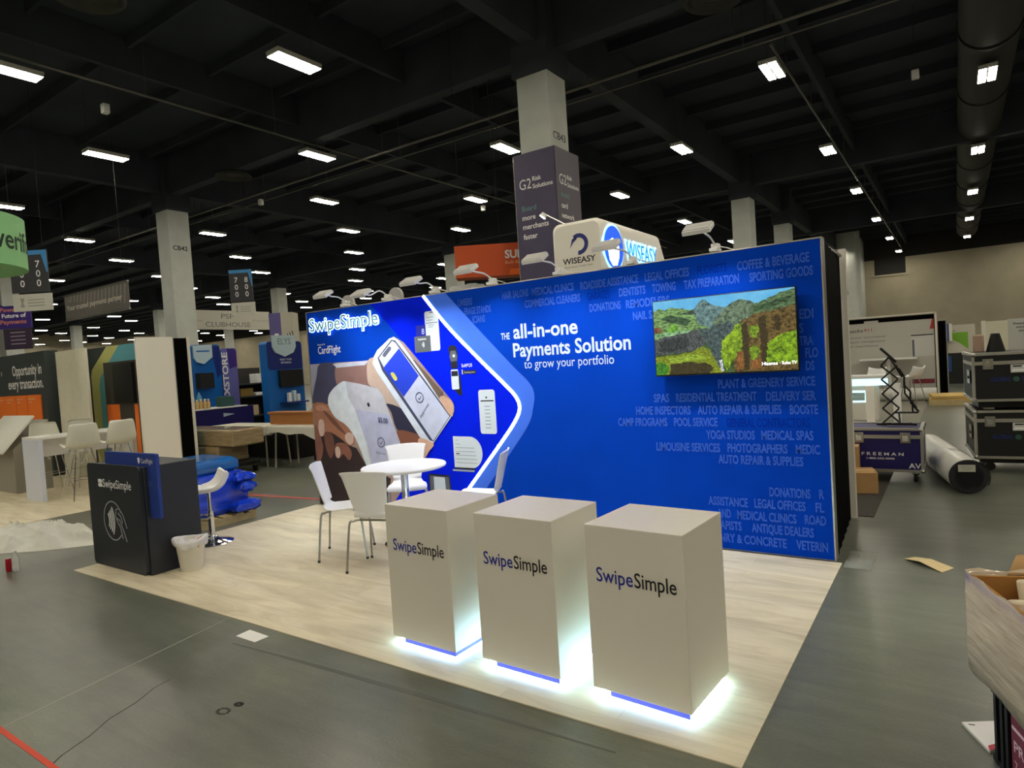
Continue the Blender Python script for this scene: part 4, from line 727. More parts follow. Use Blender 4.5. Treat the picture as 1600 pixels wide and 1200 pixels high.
tag(MB().box(-3.5, -2.0, 2.7, 3.2, 0.0, 0.72, M('maroon_cloth', (58, 16, 18), 0.9)).build('draped_counter', bevel=0.01), 'dark maroon draped counter behind the white table legs', 'counter')
tag(MB().box(-5.6, -4.1, 2.7, 3.2, 0.0, 0.66, M('black_box_cloth', (16, 15, 14), 0.9)).build('draped_counter', bevel=0.01), 'black draped counter behind the wrapped crates', 'counter')
WRAPB = M('wrapped_cardboard', (158, 138, 104), 0.25, noise=0.22, nscale=5, stretch=(1, 1, 5), bump=0.4, coat=0.5)
def crate(name, loc, sx, sy, sz, label, mat, rz=0.0):
    t = T(name, label, 'crate', loc, rz, group='plastic-wrapped brown crates')
    mb = MB(); n = 9; rows = []
    mb.box(-sx / 2, sx / 2, -sy / 2, sy / 2, 0, sz, mat); o = mb.build('wrapped_box', t, bevel=0.035, seg=3)
    return t
crate('wrapped_crate', (-4.65, 1.3, 0.505), 2.5, 0.6, 0.29, 'long plastic-wrapped brown crate on top of its stack', WRAPB)
crate('wrapped_crate', (-4.85, 1.3, 0.20), 1.9, 0.6, 0.3, 'shorter plastic-wrapped brown crate under the long one', WRAPB)
t = T('flat_dolly', 'low dark dolly carrying the wrapped brown crates', 'dolly', (-4.75, 1.3, 0.0))
MB().box(-1.2, 1.2, -0.3, 0.3, 0.14, 0.195, BLKPL).build('deck', t)
for sx in (-1.1, 1.1):
    for sy in (-0.24, 0.24): MB().cyl((sx, sy - 0.02, 0.06), (sx, sy + 0.02, 0.06), 0.06, 0.06, BLKPL, 14).box(sx - 0.03, sx + 0.03, sy - 0.025, sy + 0.025, 0.1, 0.14, STEEL).build('caster', t)

# blue wrapped bundle on a pallet
BW = M('blue_stretch_film', (10, 62, 208), 0.22, noise=0.35, nscale=3.5, stretch=(0.7, 0.7, 6), bump=0.5, coat=0.6)
BW2 = M('teal_stretch_film', (8, 96, 170), 0.25, noise=0.25, nscale=5, stretch=(0.7, 0.7, 6), bump=0.4, coat=0.5)
t = T('wrapped_bundle', 'blue stretch-wrapped bundle on a pallet behind the white stool', 'bundle', (-0.72, -1.14, 0.0))
def lumpy(x0, x1, y0, y1, z0, z1, n=10, amp=0.02, sd=1):
    r = random.Random(sd); rows = []
    for j in range(n + 1):
        z = z0 + (z1 - z0) * j / n; ins = 0.05 if j in (0, n) else 0.0; rw = []
        for k in range(28):
            u_ = 4 * k / 28; s_ = int(u_); q = u_ - s_; a, b_ = [(q, 0), (1, q), (1 - q, 1), (0, 1 - q)][s_]
            rw.append((x0 + ins + (x1 - x0 - 2 * ins) * a + r.uniform(-amp, amp), y0 + ins + (y1 - y0 - 2 * ins) * b_ + r.uniform(-amp, amp), z))
        rows.append(rw)
    return rows
rows = lumpy(-0.45, 0.40, -0.36, 0.36, 0.1, 0.58, 8, 0.012); mb = MB(); mb.grid(rows, BW, closed=True).poly(rows[-1], BW).poly(rows[0][::-1], BW)
rows = lumpy(0.3, 0.56, 0.1, 0.42, 0.1, 0.24, 4, 0.02, 8); mb.grid(rows, BW, closed=True).poly(rows[-1], BW)
rows = lumpy(0.3, 0.52, 0.16, 0.40, 0.44, 0.56, 3, 0.018, 9); mb.grid(rows, BW, closed=True).poly(rows[-1], BW).poly(rows[0][::-1], BW)
rows = lumpy(0.46, 0.54, 0.2, 0.38, 0.33, 0.46, 3, 0.015, 4); mb.grid(rows, BW, closed=True).poly(rows[0][::-1], BW); mb.build('film_wrapped_load', t, bevel=0.015, ang=50)
rows = lumpy(-0.40, 0.34, -0.3, 0.3, 0.57, 0.75, 4, 0.008, 2); MB().grid(rows, BW2, closed=True).poly(rows[-1], BW2).build('upper_load', t, ang=50)
PALM = M('pallet_wood', (186, 166, 120), 0.8, noise=0.12)
mb = MB()
for k in range(5): mb.box(-0.5, 0.5, -0.36 + 0.16 * k, -0.26 + 0.16 * k, 0.08, 0.1, PALM)
for x in (-0.45, 0.0, 0.45): mb.box(x - 0.04, x + 0.04, -0.36, 0.38, 0, 0.08, PALM)
mb.build('pallet', t)

# kiosks, navy counter and odds behind the tables (they face the aisle on the right)
def kiosk(name, label, x, y0, y1, h):
    t = T(name, label, 'kiosk', (x - 0.2, (y0 + y1) / 2, 0)); return t
KB = M('kiosk_blue', (10, 98, 178), 0.45); KB2 = M('kiosk_navy', (20, 40, 118), 0.45); SHIELD = M('pale_shield', (190, 212, 222), 0.5)
def yz(mb, p, x, m): mb.poly([(x, y, z) for y, z in p], m)
t = kiosk('kiosk', 'blue kiosk with round pale crest, black screen and shelf, left of the blue display', -5.5, 3.23, 4.15, 2.4)
mb = MB(); mb.prism(rrect(3.23, 4.15, 0, 2.42, 0.08), (-5.5, 0, 0), Y, Z, 0.25, KB); yz(mb, rrect(3.24, 4.14, 1.8, 2.41, 0.07), -5.498, KB2); 
mb.text('ENJOY YOUR', (-5.496, 3.56, 2.0), Y, Z, WPRINT, cap=0.04, width=0.3); mb.text('PAYMENTS', (-5.496, 3.58, 1.93), Y, Z, WPRINT, cap=0.04, width=0.26)
mb.build('body', t, world=True, flat=True)
mb = MB(); mb.prism([(3.37, 2.55), (3.97, 2.55), (3.97, 2.3), (3.9, 2.17), (3.67, 2.08), (3.44, 2.17), (3.37, 2.3)], (-5.46, 0, 0), Y, Z, 0.035, SHIELD); mb.text('ELYS', (-5.457, 3.5, 2.35), Y, Z, M('grey_blue_print', (140, 160, 172), 0.6), cap=0.13, width=0.34, bold=0.02); mb.build('crest', t, world=True)
MB().box(-5.48, -5.38, 3.46, 4.05, 1.42, 1.79, BLKPL).build('screen', t, world=True, bevel=0.01)
mb = MB(); mb.box(-5.48, -5.2, 3.46, 4.02, 1.05, 1.08, KB2)
mb.build('shelf', t, world=True)
for k, (y, h, m) in enumerate(((3.6, 0.2, WPLAS), (3.72, 0.24, SHIELD), (3.82, 0.16, WPLAS))):
    tag(MB().box(-5.42, -5.32, y, y + 0.07, 1.082, 1.082 + h, m).build('card_terminal', bevel=0.01), ('small white card terminal at the left end of the kiosk shelf', 'tallest pale card terminal in the middle of the kiosk shelf', 'small white card terminal at the right end of the kiosk shelf')[k], 'card terminal', 'terminals on the kiosk shelf')
t = kiosk('kiosk', 'blue kiosk with pale shield crest and angled black screen, right of the white partition end', -7.0, 2.45, 3.05, 2.45)
mb = MB(); mb.prism(rrect(2.45, 3.08, 0, 2.46, 0.06), (-7.0, 0, 0), Y, Z, 0.3, KB); yz(mb, [(2.86, 2.44), (3.07, 2.42), (3.07, 1.8), (2.98, 1.7)], -6.998, KB2); mb.build('body', t, world=True, flat=True)
mb = MB(); mb.prism([(2.44, 2.44), (2.87, 2.46), (2.87, 2.18), (2.66, 2.03), (2.5, 2.08), (2.44, 2.18)], (-6.95, 0, 0), Y, Z, 0.04, SHIELD); mb.box(-6.948, -6.946, 2.5, 2.8, 2.3, 2.33, KB); mb.build('crest', t, world=True)
MB().obox((-6.86, 2.6, 1.66), Vector((0.05, 0.02, 0)), Vector((-0.06, 0.2, 0)), Vector((0, 0, 0.17)), BLKPL).build('screen', t, world=True)
t = kiosk('kiosk', 'purple side pillar with white vertical store lettering beside the shielded kiosk', -7.0, 3.1, 3.43, 2.37)
PUR = M('kiosk_purple', (106, 104, 172), 0.5); PUR2 = M('kiosk_violet', (58, 38, 128), 0.5)
mb = MB(); mb.prism(rrect(3.12, 3.5, 0, 2.37, 0.06), (-7.02, 0, 0), Y, Z, 0.28, PUR); yz(mb, [(3.26, 2.36), (3.44, 2.36), (3.49, 2.3), (3.49, 1.95), (3.3, 1.9)], -7.018, PUR2)
mb.text('PAXSTORE', (-7.015, 3.255, 1.0), Z, (0, -1, 0), WPRINT, cap=0.13, width=1.28, bold=0.03); mb.build('body', t, world=True, flat=True)
t = T('draped_counter', 'navy draped counter with white top, holding a tray of bottles', 'counter', (-6.2, 2.5, 0))
MB().box(-6.5, -6.0, 1.7, 3.15, 0.68, 1.06, M('navy_cloth', (24, 18, 92), 0.85)).build('navy_skirt', t, world=True); MB().box(-6.48, -6.02, 1.72, 3.13, 0, 0.68, BLACK).build('black_skirt', t, world=True); MB().box(-6.55, -5.97, 1.65, 3.0, 1.06, 1.085, WPLAS).build('countertop', t, world=True)
MB().prism([(2.44, 0.88), (2.7, 0.92), (2.44, 0.96)], (-5.998, 0, 0), Y, Z, 0.001, SHIELD).build('arrow_print', t, world=True)
BOT = M('bottle_amber', (206, 172, 116), 0.25); BCAP = M('bottle_cap', (236, 226, 196), 0.4); CLR = M('clear_blue_plastic', (120, 190, 224), 0.1, alpha=0.55)
for r_ in range(2):
    for k in range(6):
        t = T('drink_bottle', 'amber bottle in the row of twelve on the navy counter', 'bottle', (-6.28 + 0.12 * r_, 1.80 + 0.085 * k, 1.085), group='amber bottles on the navy counter')
        MB().lathe([(0.0, 0), (0.034, 0), (0.036, 0.02), (0.036, 0.12), (0.015, 0.16), (0.015, 0.175)], BOT, 12).build('bottle_body', t); MB().cyl((0, 0, 0.17), (0, 0, 0.195), 0.018, 0.018, BCAP, 10).build('cap', t)
for k in range(3):
    tag(MB().lathe([(0, 0), (0.05, 0), (0.055, 0.03), (0.055, 0.24), (0.02, 0.31), (0.02, 0.34), (0, 0.34)], CLR, 16, c=(-6.42, 1.86 + 0.16 * k, 1.086)).build('water_bottle'), 'clear blue tall bottle behind the amber bottles', 'bottle', 'clear bottles on the navy counter')
tag(MB().box(-6.35, -6.15, 2.5, 2.82, 1.086, 1.3, M('dark_green_box', (40, 78, 74), 0.6)).build('display_box', bevel=0.015), 'dark green box on the navy counter', 'box')
SH = T('shelving', 'dark shelving with brown boxes and papers behind the blue kiosks', 'shelving', (-8.3, 4.5, 0))
for z in (0.7, 1.2, 1.52): MB().box(-8.6, -8.05, 3.95, 5.1, z - 0.03, z, DKGREY).build('shelf', SH, world=True)
MB().box(-8.66, -8.6, 3.9, 5.15, 0, 1.92, M('charcoal_panel', (58, 57, 55), 0.8)).build('back_panel', SH, world=True)
for y in (3.92, 5.1): MB().box(-8.6, -8.05, y, y + 0.03, 0, 1.6, DKGREY).build('side_panel', SH, world=True)
for k, (y0, y1, z, h, m, nm) in enumerate(((4.0, 4.2, 1.2, 0.22, KRAFT, 'small tan carton on the shelving behind the kiosks'), (4.22, 4.58, 1.2, 0.2, M('ochre_box', (128, 102, 44), 0.7), 'wide ochre carton on the shelving behind the kiosks'), (4.66, 4.98, 1.2, 0.08, WPLAS, 'white flat box on the shelving behind the kiosks'), (4.7, 4.86, 1.52, 0.24, WPLAS, 'white upright leaflet holder on top of the shelving'), (4.5, 4.7, 0.7, 0.26, M('tan_bag', (186, 166, 130), 0.8), 'crumpled tan bag on the lowest shelf behind the kiosks'))):
    tag(MB().box(-8.4, -8.1, y0, y1, z, z + h, m).build('carton', bevel=0.01), nm, 'box')
tag(MB().box(-12.9, -12.7, 5.2, 7.9, 0, 1.98, M('grey_fabric_panel', (70, 68, 64), 0.85)).build('fabric_partition'), 'long low dark partition far behind the blue kiosks', 'partition')

# ------------------------------------------------------------------ hanging signs
WIRE = M('sign_wire', (34, 34, 34), 0.8)
def frame_of(d_): 
    r = Vector((0.824, 0.567, 0)); return r
def hang(name, label, c, wd, h, parts, r=None, th=0.04, wires=True, cat='sign', top=HZ, group=None):
    """sign panel facing the viewer's side; parts(mb, P) prints on it, P(u, v) = point with u, v in metres from its lower left corner"""
    r = Vector(r or (0.824, 0.567, 0)).normalized(); n = r.cross(Vector(Z)); t = T(name, label, cat, c, group=group); o = -r * wd / 2
    return t, (lambda u, v, k=0.0: o + r * u + Vector(Z) * v + n * k), r, n
# aisle markers
def aisle_marker(label, c, wd, h, a, b_, r=None):
    t, P, r, n = hang('aisle_sign', label, c, wd, h, None, r, group='hanging aisle number signs')
    mb = MB(); mb.obox(P(wd / 2, h * 0.58 + h * 0.2, -0.02), r * wd / 2, n * 0.02, Vector(Z) * (h * 0.42 - 0.0), M('charcoal_sign', (56, 57, 60), 0.6))
    q = M('sky_blue_print', (70, 150, 214), 0.6)
    zt, e = h * 1.2, 0.002
    mb.poly([P(0, zt - 0.13, e), P(wd * 0.85, zt - 0.13, e), P(wd * 0.97, zt - 0.45 * h, e), P(wd, zt - 0.45 * h, e), P(wd, zt, e), P(0, zt, e)], q)
    for k, s_ in enumerate((a, b_)):
        for j, ch in enumerate(s_): mb.text(ch, P(wd * (0.3 + 0.44 * k), zt - 0.5 - j * h * 0.19, e), r, Z, WPRINT, cap=h * 0.13, align='c', bold=0.01)
    mb.build('number_panel', t)
    mb = MB(); mb.obox(P(wd * 0.53, h * 0.16, -0.01), r * wd * 0.52, n * 0.02, Vector(Z) * (h * 0.17), M('pale_sign', (206, 206, 194), 0.6)); g = M('pale_grey_print', (158, 158, 150), 0.6)
    mb.poly([P(wd * 0.2, h * 0.07, 0.012), P(wd * 0.32, h * 0.07, 0.012), P(wd * 0.28, h * 0.15, 0.012), P(wd * 0.32, h * 0.25, 0.012), P(wd * 0.2, h * 0.25, 0.012), P(wd * 0.24, h * 0.15, 0.012)], g)
    for k in range(3): mb.poly([P(wd * 0.4, h * (0.08 + 0.06 * k), 0.012), P(wd * 0.85, h * (0.08 + 0.06 * k), 0.012), P(wd * 0.85, h * (0.1 + 0.06 * k), 0.012), P(wd * 0.4, h * (0.1 + 0.06 * k), 0.012)], g)
    mb.build('sponsor_panel', t)
    mb = MB()
    for u_ in (0.1, 0.9): a_ = P(wd * u_, zt - 0.02, -0.02); mb.cyl(a_, (a_.x, a_.y, HZ - c[2]), 0.004, 0.004, WIRE, 5)
    mb.build('hanging_wire', t)
aisle_marker('black hanging aisle sign numbered 700, beside the green cylinder', (-15.62, 2.57, 4.05), 1.1, 1.46, '600', '700')
aisle_marker('black hanging aisle sign numbered 700 and 800, in front of the clubhouse banner', (-16.8, 10.2, 4.2), 0.92, 1.5, '700', '800')
# green round hanging sign
t = T('cylinder_sign', 'pale green round hanging sign with dark lettering, cut off by the left edge', 'sign', (-7.43, -1.59, 3.84))
GRN = M('mint_fabric', (152, 214, 150), 0.7)
mb = MB(); rad = 1.2
mb.lathe([(0.0, 0.02), (rad, 0.0), (rad, 0.88), (0.0, 0.9)], GRN, 64)
def onc(p, a0=0.36):
    a = a0 + p[0] / rad; return ((rad + 0.006) * math.cos(a), (rad + 0.006) * math.sin(a), 0.28 + p[1])
mb.text('verifone', (0, 0, 0), X, Z, M('dark_green_print', (20, 52, 36), 0.6), cap=0.33, width=1.4, bold=0.012, fn=onc)
mb.build('drum', t)
mb = MB()
for a in (0.3, 2.4, 4.5): mb.cyl((0.8 * math.cos(a), 0.8 * math.sin(a), 0.88), (0.8 * math.cos(a), 0.8 * math.sin(a), HZ - 3.84), 0.004, 0.004, WIRE, 5)
mb.build('hanging_wire', t)
# grey slogan banner
t = T('hanging_banner', 'grey hanging banner with trusted partner slogan, left of the stencilled column', 'banner', (-17.25, 5.0, 4.1))
GB = M('grey_banner', (112, 108, 102), 0.7, noise=0.08); 
mb = MB(); mb.box(-2.35, 2.3, -0.02, 0.02, 0.04, 0.88, GB); q = M('pale_streak', (158, 154, 146), 0.7)
for k in range(16):
    x0 = -1.9 + 0.26 * k; hh = 0.2 + 0.45 * k / 16; mb.wpoly([(x0, 0.84 - hh), (x0 + 0.05, 0.84 - hh), (x0 + 0.16, 0.84), (x0 + 0.1, 0.84)], -0.021, q)
mb.text('Your trusted payments partner', (-2.2, -0.024, 0.36), X, Z, M('cream_print', (226, 222, 206), 0.6), cap=0.17, width=4.1, bold=0.01); mb.text('revel', (-2.15, -0.024, 0.66), X, Z, q, cap=0.1)
mb.build('fabric', t, flat=True); MB().box(-2.36, 2.31, -0.03, 0.03, 0.0, 0.04, ALU).box(-2.36, 2.31, -0.03, 0.03, 0.88, 0.92, ALU).build('rail', t)
mb = MB(); mb.cyl((-2.0, 0, 0.92), (-2.0, 0, HZ - 4.1), 0.004, 0.004, WIRE, 5).cyl((2.0, 0, 0.92), (2.0, 0, HZ - 4.1), 0.004, 0.004, WIRE, 5); mb.build('hanging_wire', t)
# purple sign at the left edge
t, P, r, n = hang('hanging_sign', 'purple hanging sign with future of payments lettering, at the left edge', (-22.23, 4.07, 3.25), 2.0, 1.9, None)
PV = M('purple_sign', (58, 40, 124), 0.6); PV2 = M('dark_plum', (58, 46, 66), 0.7)
mb = MB(); mb.obox(P(0.95, 1.21, 0), r * 0.95, n * 0.04, Vector(Z) * 0.42, PV); SAL = M('salmon_print', (206, 130, 118), 0.6)
for s_, v, m, wd in (('Powering', 1.42, SAL, 0.95), ('Future of', 1.2, WPRINT, 0.9), ('Payments', 0.97, SAL, 0.97)): mb.text(s_, P(1.74, v, 0.042), r, Z, m, cap=0.14, width=wd, bold=0.03, align='r')
mb.poly([P(0.0, 1.63, 0.043), P(1.0, 1.6, 0.043), P(0.7, 1.75, 0.043), P(0.0, 1.75, 0.043)], PV); mb.build('purple_board', t)
mb = MB(); mb.obox(P(1.35, 0.4, 0), r * 0.5, n * 0.04, Vector(Z) * 0.38, PV2)
for k in range(4): mb.poly([P(1.1, 0.2 + 0.14 * k, 0.042), P(1.65, 0.2 + 0.14 * k, 0.042), P(1.65, 0.24 + 0.14 * k, 0.042), P(1.1, 0.24 + 0.14 * k, 0.042)], M('lilac_line', (150, 140, 160), 0.6))
mb.build('plum_board', t); MB().cyl(P(0.4, 1.6), P(0.4, HZ - 3.25), 0.005, 0.005, WIRE, 5).cyl(P(1.5, 1.6), P(1.5, HZ - 3.25), 0.005, 0.005, WIRE, 5).build('hanging_wire', t)
# clubhouse banner
t = T('hanging_banner', 'white hanging clubhouse banner behind the stencilled column', 'banner', (-21.0, 12.5, 3.95))
mb = MB(); mb.box(-0.05, 0.0, -2.1, 1.88, 0.0, 0.87, M('white_banner', (206, 203, 190), 0.7)); g = M('slate_thin_print', (110, 112, 114), 0.6)
mb.text('PSP', (0.004, -0.35, 0.5), Y, Z, g, cap=0.22, align='c', width=0.62); mb.text('CLUBHOUSE', (0.004, -0.32, 0.12), Y, Z, g, cap=0.22, align='c', width=2.25)
mb.text('Nuvei', (0.004, -1.9, 0.36), Y, Z, M('pale_grey_print', (158, 158, 150), 0.6), cap=0.1); mb.text('Fortis', (0.004, 0.98, 0.38), Y, Z, _M['pale_grey_print'], cap=0.1, width=0.8)
mb.build('fabric', t, flat=True); MB().cyl((-0.03, -1.5, 0.87), (-0.03, -1.5, HZ - 3.95), 0.005, 0.005, WIRE, 5).cyl((-0.03, 1.6, 0.87), (-0.03, 1.6, HZ - 3.95), 0.005, 0.005, WIRE, 5).build('hanging_wire', t)
# banner on pillar above ELYS kiosk
t, P, r, n = hang('pillar_banner', 'violet and cream square pillar banner above the crested blue kiosk', (-12.14, 8.52, 0.0), 0.8, 3.8, None)
mb = MB(); mb.obox(P(0.2, 1.9, -0.3), r * 0.2, n * 0.3, Vector(Z) * 1.9, M('violet_wrap', (98, 92, 150), 0.65)).obox(P(0.6, 1.9, -0.3), r * 0.2, n * 0.3, Vector(Z) * 1.9, M('cream_wrap', (190, 186, 170), 0.65))
for k in range(3):
    for q in ring_band(0.45, 3.0, 0.14 + 0.09 * k, 0.17 + 0.09 * k, -0.5, 0.5, 6): mb.poly([P(a, b_, 0.003) for a, b_ in q], DKGREY)
mb.poly([P(0.16, 3.1, 0.003), P(0.3, 3.1, 0.003), P(0.3, 2.9, 0.003), P(0.23, 2.75, 0.003), P(0.16, 2.9, 0.003)], WPRINT); mb.build('wrap', t)
# orange box sign
t, P, r, n = hang('hanging_sign', 'orange hanging box sign with white letters, left of the wrapped column', (-3.05, 8.75, 3.9), 2.4, 0.85, None)
mb = MB(); OS = M('orange_fabric', (206, 84, 30), 0.6); mb.obox(P(1.2, 0.44, -0.3), r * 1.2, n * 0.3, Vector(Z) * 0.42, OS)
mb.text('SUMMIT', P(1.32, 0.47, 0.003), r, Z, WPRINT, cap=0.2, width=1.0, bold=0.03); mb.text('Built for Business', P(1.32, 0.32, 0.003), r, Z, M('peach_print', (250, 180, 140), 0.6), cap=0.08, width=0.9)
mb.poly([P(1.4, 0.03, 0.004), P(2.4, 0.03, 0.004), P(2.4, 0.2, 0.004), P(1.45, 0.18, 0.004)], M('bright_orange', (246, 112, 24), 0.6)); mb.build('fabric_box', t); MB().cyl(P(0.2, 0.86, -0.2), P(0.2, HZ - 3.9, -0.2), 0.005, 0.005, WIRE, 5).cyl(P(1.2, 0.86, -0.2), P(1.2, HZ - 3.9, -0.2), 0.005, 0.005, WIRE, 5).build('hanging_wire', t)
# wrap around the tall column
t = T('column_wrap', 'dark purple printed wrap around the tall center column', 'banner', (-1.46, 8.68, 0.0))
PW_ = M('purple_grey_wrap', (74, 68, 96), 0.5, noise=0.15, nscale=1.5); PW2 = M('grey_plum_wrap', (92, 86, 98), 0.55, noise=0.1, nscale=1.5)
x0, x1, y0, y1, z0, z1 = -2.07, -0.89, 8.15, 9.32, 0.3, 6.66
mb = MB(); mb.poly([(x0, y0, z0), (x1, y0, z0), (x1, y0, z1), (x0, y0, z1)], PW_).poly([(x1, y0, z0), (x1, y1, z0), (x1, y1, z1), (x1, y0, z1)], PW2).poly([(x0, y1, z0), (x0, y0, z0), (x0, y0, z1), (x0, y1, z1)], PW2).poly([(x1, y1, z0), (x0, y1, z0), (x0, y1, z1), (x1, y1, z1)], PW2)
mb.v = [(a + 1.46, b_ - 8.68, c) for a, b_, c in mb.v]
for (o_, rr, wd) in (((x0 + 0.12, y0 - 0.004, 0), X, 1.0), ((x1 + 0.004, y0 + 0.12, 0), Y, 1.0)):
    O_ = Vector(o_) - Vector((-1.46, 8.68, 0)); R_ = Vector(rr)
    mb.text('G2', O_ + R_ * 0.02 + Vector((0, 0, 5.8)), rr, Z, WPRINT, cap=0.24, width=0.34)
    mb.text('Risk', O_ + R_ * 0.4 + Vector((0, 0, 5.96)), rr, Z, WPRINT, cap=0.1, bold=0.02); mb.text('Solutions', O_ + R_ * 0.4 + Vector((0, 0, 5.78)), rr, Z, WPRINT, cap=0.1, width=0.56, bold=0.02)
    W4 = (('Board', 5.28, M('teal_grey_print', (96, 140, 138), 0.6)), ('more', 5.06, WPRINT), ('merchants', 4.84, WPRINT), ('faster', 4.6, WPRINT)) if rr == X else (('Avoid', 5.5, _M['teal_grey_print']), ('card', 5.24, WPRINT), ('network', 5.0, WPRINT), ('assessments', 4.76, WPRINT))
    for s_, z, m in W4: mb.text(s_, O_ + R_ * 0.05 + Vector((0, 0, z)), rr, Z, m, cap=0.12, bold=0.02)
mb.build('printed_fabric', t, flat=True); mb = MB()
for px_ in (-0.6, 0.56):
    for py_ in (-0.52, 0.63): mb.box(px_ - 0.02 if px_ < 0 else px_ - 0.01, px_, py_ - 0.01, py_, 0.0, 6.65, ALU)
mb.build('frame_post', t)

# white glowing tower behind the wall
t = T('sign_tower', 'white rounded tower with blue ring emblem and glowing side lettering, behind the display wall', 'sign', (0.75, 6.5, 0.0))
TW = M('ivory_gloss', (246, 242, 230), 0.35)
mb = MB(); fx0, fx1 = 0.72, 1.72
def tow(y, x0, x1, z0, z1, r=0.14): 
    return [(x, y, z) for x, z in [(x0, z0), (x1, z0)] + [(x1 - r * (1 - math.cos(a)), z1 - r + r * math.sin(a)) for a in (0, 0.4, 0.8, 1.2, PI / 2)] + [(x0 + r * (1 - math.sin(a)), z1 - r + r * math.cos(a)) for a in (0, 0.4, 0.8, 1.2, PI / 2)]]
mb.grid([tow(5.0, 0.78, 1.69, 0, 4.02), tow(5.06, fx0, fx1, 0, 4.08), tow(7.7, fx0, fx1, 0, 4.08), tow(8.05, fx0, fx1, 0, 3.55), tow(8.12, fx0, fx1, 0, 3.4)], TW, closed=True); mb.poly(tow(5.0, 0.78, 1.69, 0, 4.02), TW)
mb.v = [(a - 0.75, b_ - 6.5, c) for a, b_, c in mb.v]
DB = M('navy_emblem', (44, 52, 128), 0.5)
for q in ring_band(1.27 - 0.75, 3.66, 0.115, 0.19, -1.7, 2.2, 26): mb.poly([(a, 5.0 - 6.5 - 0.004, b_) for a, b_ in q], DB)
mb.poly([(a - 0.75, -1.504, b_) for a, b_ in ((1.09, 3.6), (1.14, 3.76), (1.2, 3.8), (1.24, 3.76), (1.16, 3.7))][::-1], DB)
mb.text('WISEASY', (0.18, -1.505, 3.33), X, Z, DKGREY, cap=0.1, width=0.66, bold=0.02); mb.text('Payments made easy', (0.22, -1.505, 3.26), X, Z, M('grey_print', (150, 146, 136), 0.6), cap=0.035, width=0.56)
mb.build('tower_body', t, ang=50)
GL = M('cyan_halo', (190, 235, 255), 0.4, em=(130, 205, 255), es=2.8); GLB = M('glow_blue', (10, 90, 220), 0.4, em=(8, 84, 230), es=0.9); GLW = M('glow_white', (255, 255, 255), 0.4, em=(225, 240, 255), es=2.2)
sx = fx1 - 0.75
mb = MB(); circ = [(5.44 - 6.5 + 0.42 * math.cos(2 * PI * k / 40), 3.58 + 0.42 * math.sin(2 * PI * k / 40)) for k in range(40)]
mb.prism(circ, (sx + 0.012, 0, 0), Y, Z, 0.012, GL); mb.prism([(5.44 - 6.5 + 0.38 * math.cos(2 * PI * k / 40), 3.58 + 0.38 * math.sin(2 * PI * k / 40)) for k in range(40)], (sx + 0.03, 0, 0), Y, Z, 0.02, GLB)
mb.prism([(5.18 - 6.5, 3.5), (5.24 - 6.5, 3.68), (5.37 - 6.5, 3.74), (5.52 - 6.5, 3.7), (5.64 - 6.5, 3.6), (5.62 - 6.5, 3.42), (5.52 - 6.5, 3.26), (5.34 - 6.5, 3.24), (5.22 - 6.5, 3.34)], (sx + 0.034, 0, 0), Y, Z, 0.004, GLW); mb.build('lit_emblem', t)
mb = MB(); mb.text('WISEASY', (sx + 0.012, -0.56, 3.42), Y, Z, GL, cap=0.34, width=1.54, bold=0.06, ext=0.008); mb.text('WISEASY', (sx + 0.03, -0.53, 3.43), Y, Z, M('glow_teal', (10, 120, 190), 0.4, em=(16, 132, 214), es=0.8), cap=0.31, width=1.48, bold=0.0, ext=0.008); mb.build('lit_lettering', t)
t = T('spot_lamp', 'small bright spot lamp on a bent arm, on top of the white tower', 'spotlight', (0.95, 5.3, 4.086)); MB().tube([(0, 0, 0.0), (-0.1, -0.05, 0.04), (-0.4, -0.2, 0.24)], 0.012, STEEL, 6).build('arm', t)
MB().cyl((-0.40, -0.20, 0.26), (-0.44, -0.22, 0.2), 0.05, 0.065, HEADM, 14).cyl((-0.44, -0.22, 0.2), (-0.445, -0.2225, 0.193), 0.06, 0.06, M('spot_glow', (255, 255, 255), 0.4, em=(255, 255, 255), es=12.0), 14).build('lamp_head', t)
t = T('wrapped_stand', 'crumpled clear plastic over a stand, left of the white tower', 'stand', (0.15, 3.2, 0.0)); PL = M('clear_film', (205, 208, 206), 0.2, alpha=0.5, bump=0.6, nscale=9)
rows = lumpy(-0.3, 0.3, -0.25, 0.25, 1.9, 2.95, 6, 0.05, 5); MB().grid(rows, PL, closed=True).poly(rows[-1], PL).build('film', t, subd=1, ang=80); MB().cyl((0, 0, 0), (0, 0, 2.9), 0.03, 0.03, STEEL, 10).cyl((0, 0, 0), (0, 0, 0.03), 0.3, 0.3, STEEL, 24).build('stand_post', t)
for k, (x, y) in enumerate(((0.1, 0.62), (0.98, 0.62))):
    t = T('disc_light', ('round white disc lamp peeking over the wall near its left corner', 'round white disc lamp peeking over the wall left of the chevron line')[k], 'lamp', (x, y, 0), group='round disc lamps behind the wall')
    MB().cyl((0, -0.02, 2.56), (0, 0.02, 2.56), 0.115, 0.115, HOUS, 28).build('disc', t); MB().cyl((0, 0, 0.0), (0, 0, 2.5), 0.015, 0.015, STEEL, 8).cyl((0, 0, 0), (0, 0, 0.02), 0.15, 0.15, STEEL, 20).build('stand_post', t)

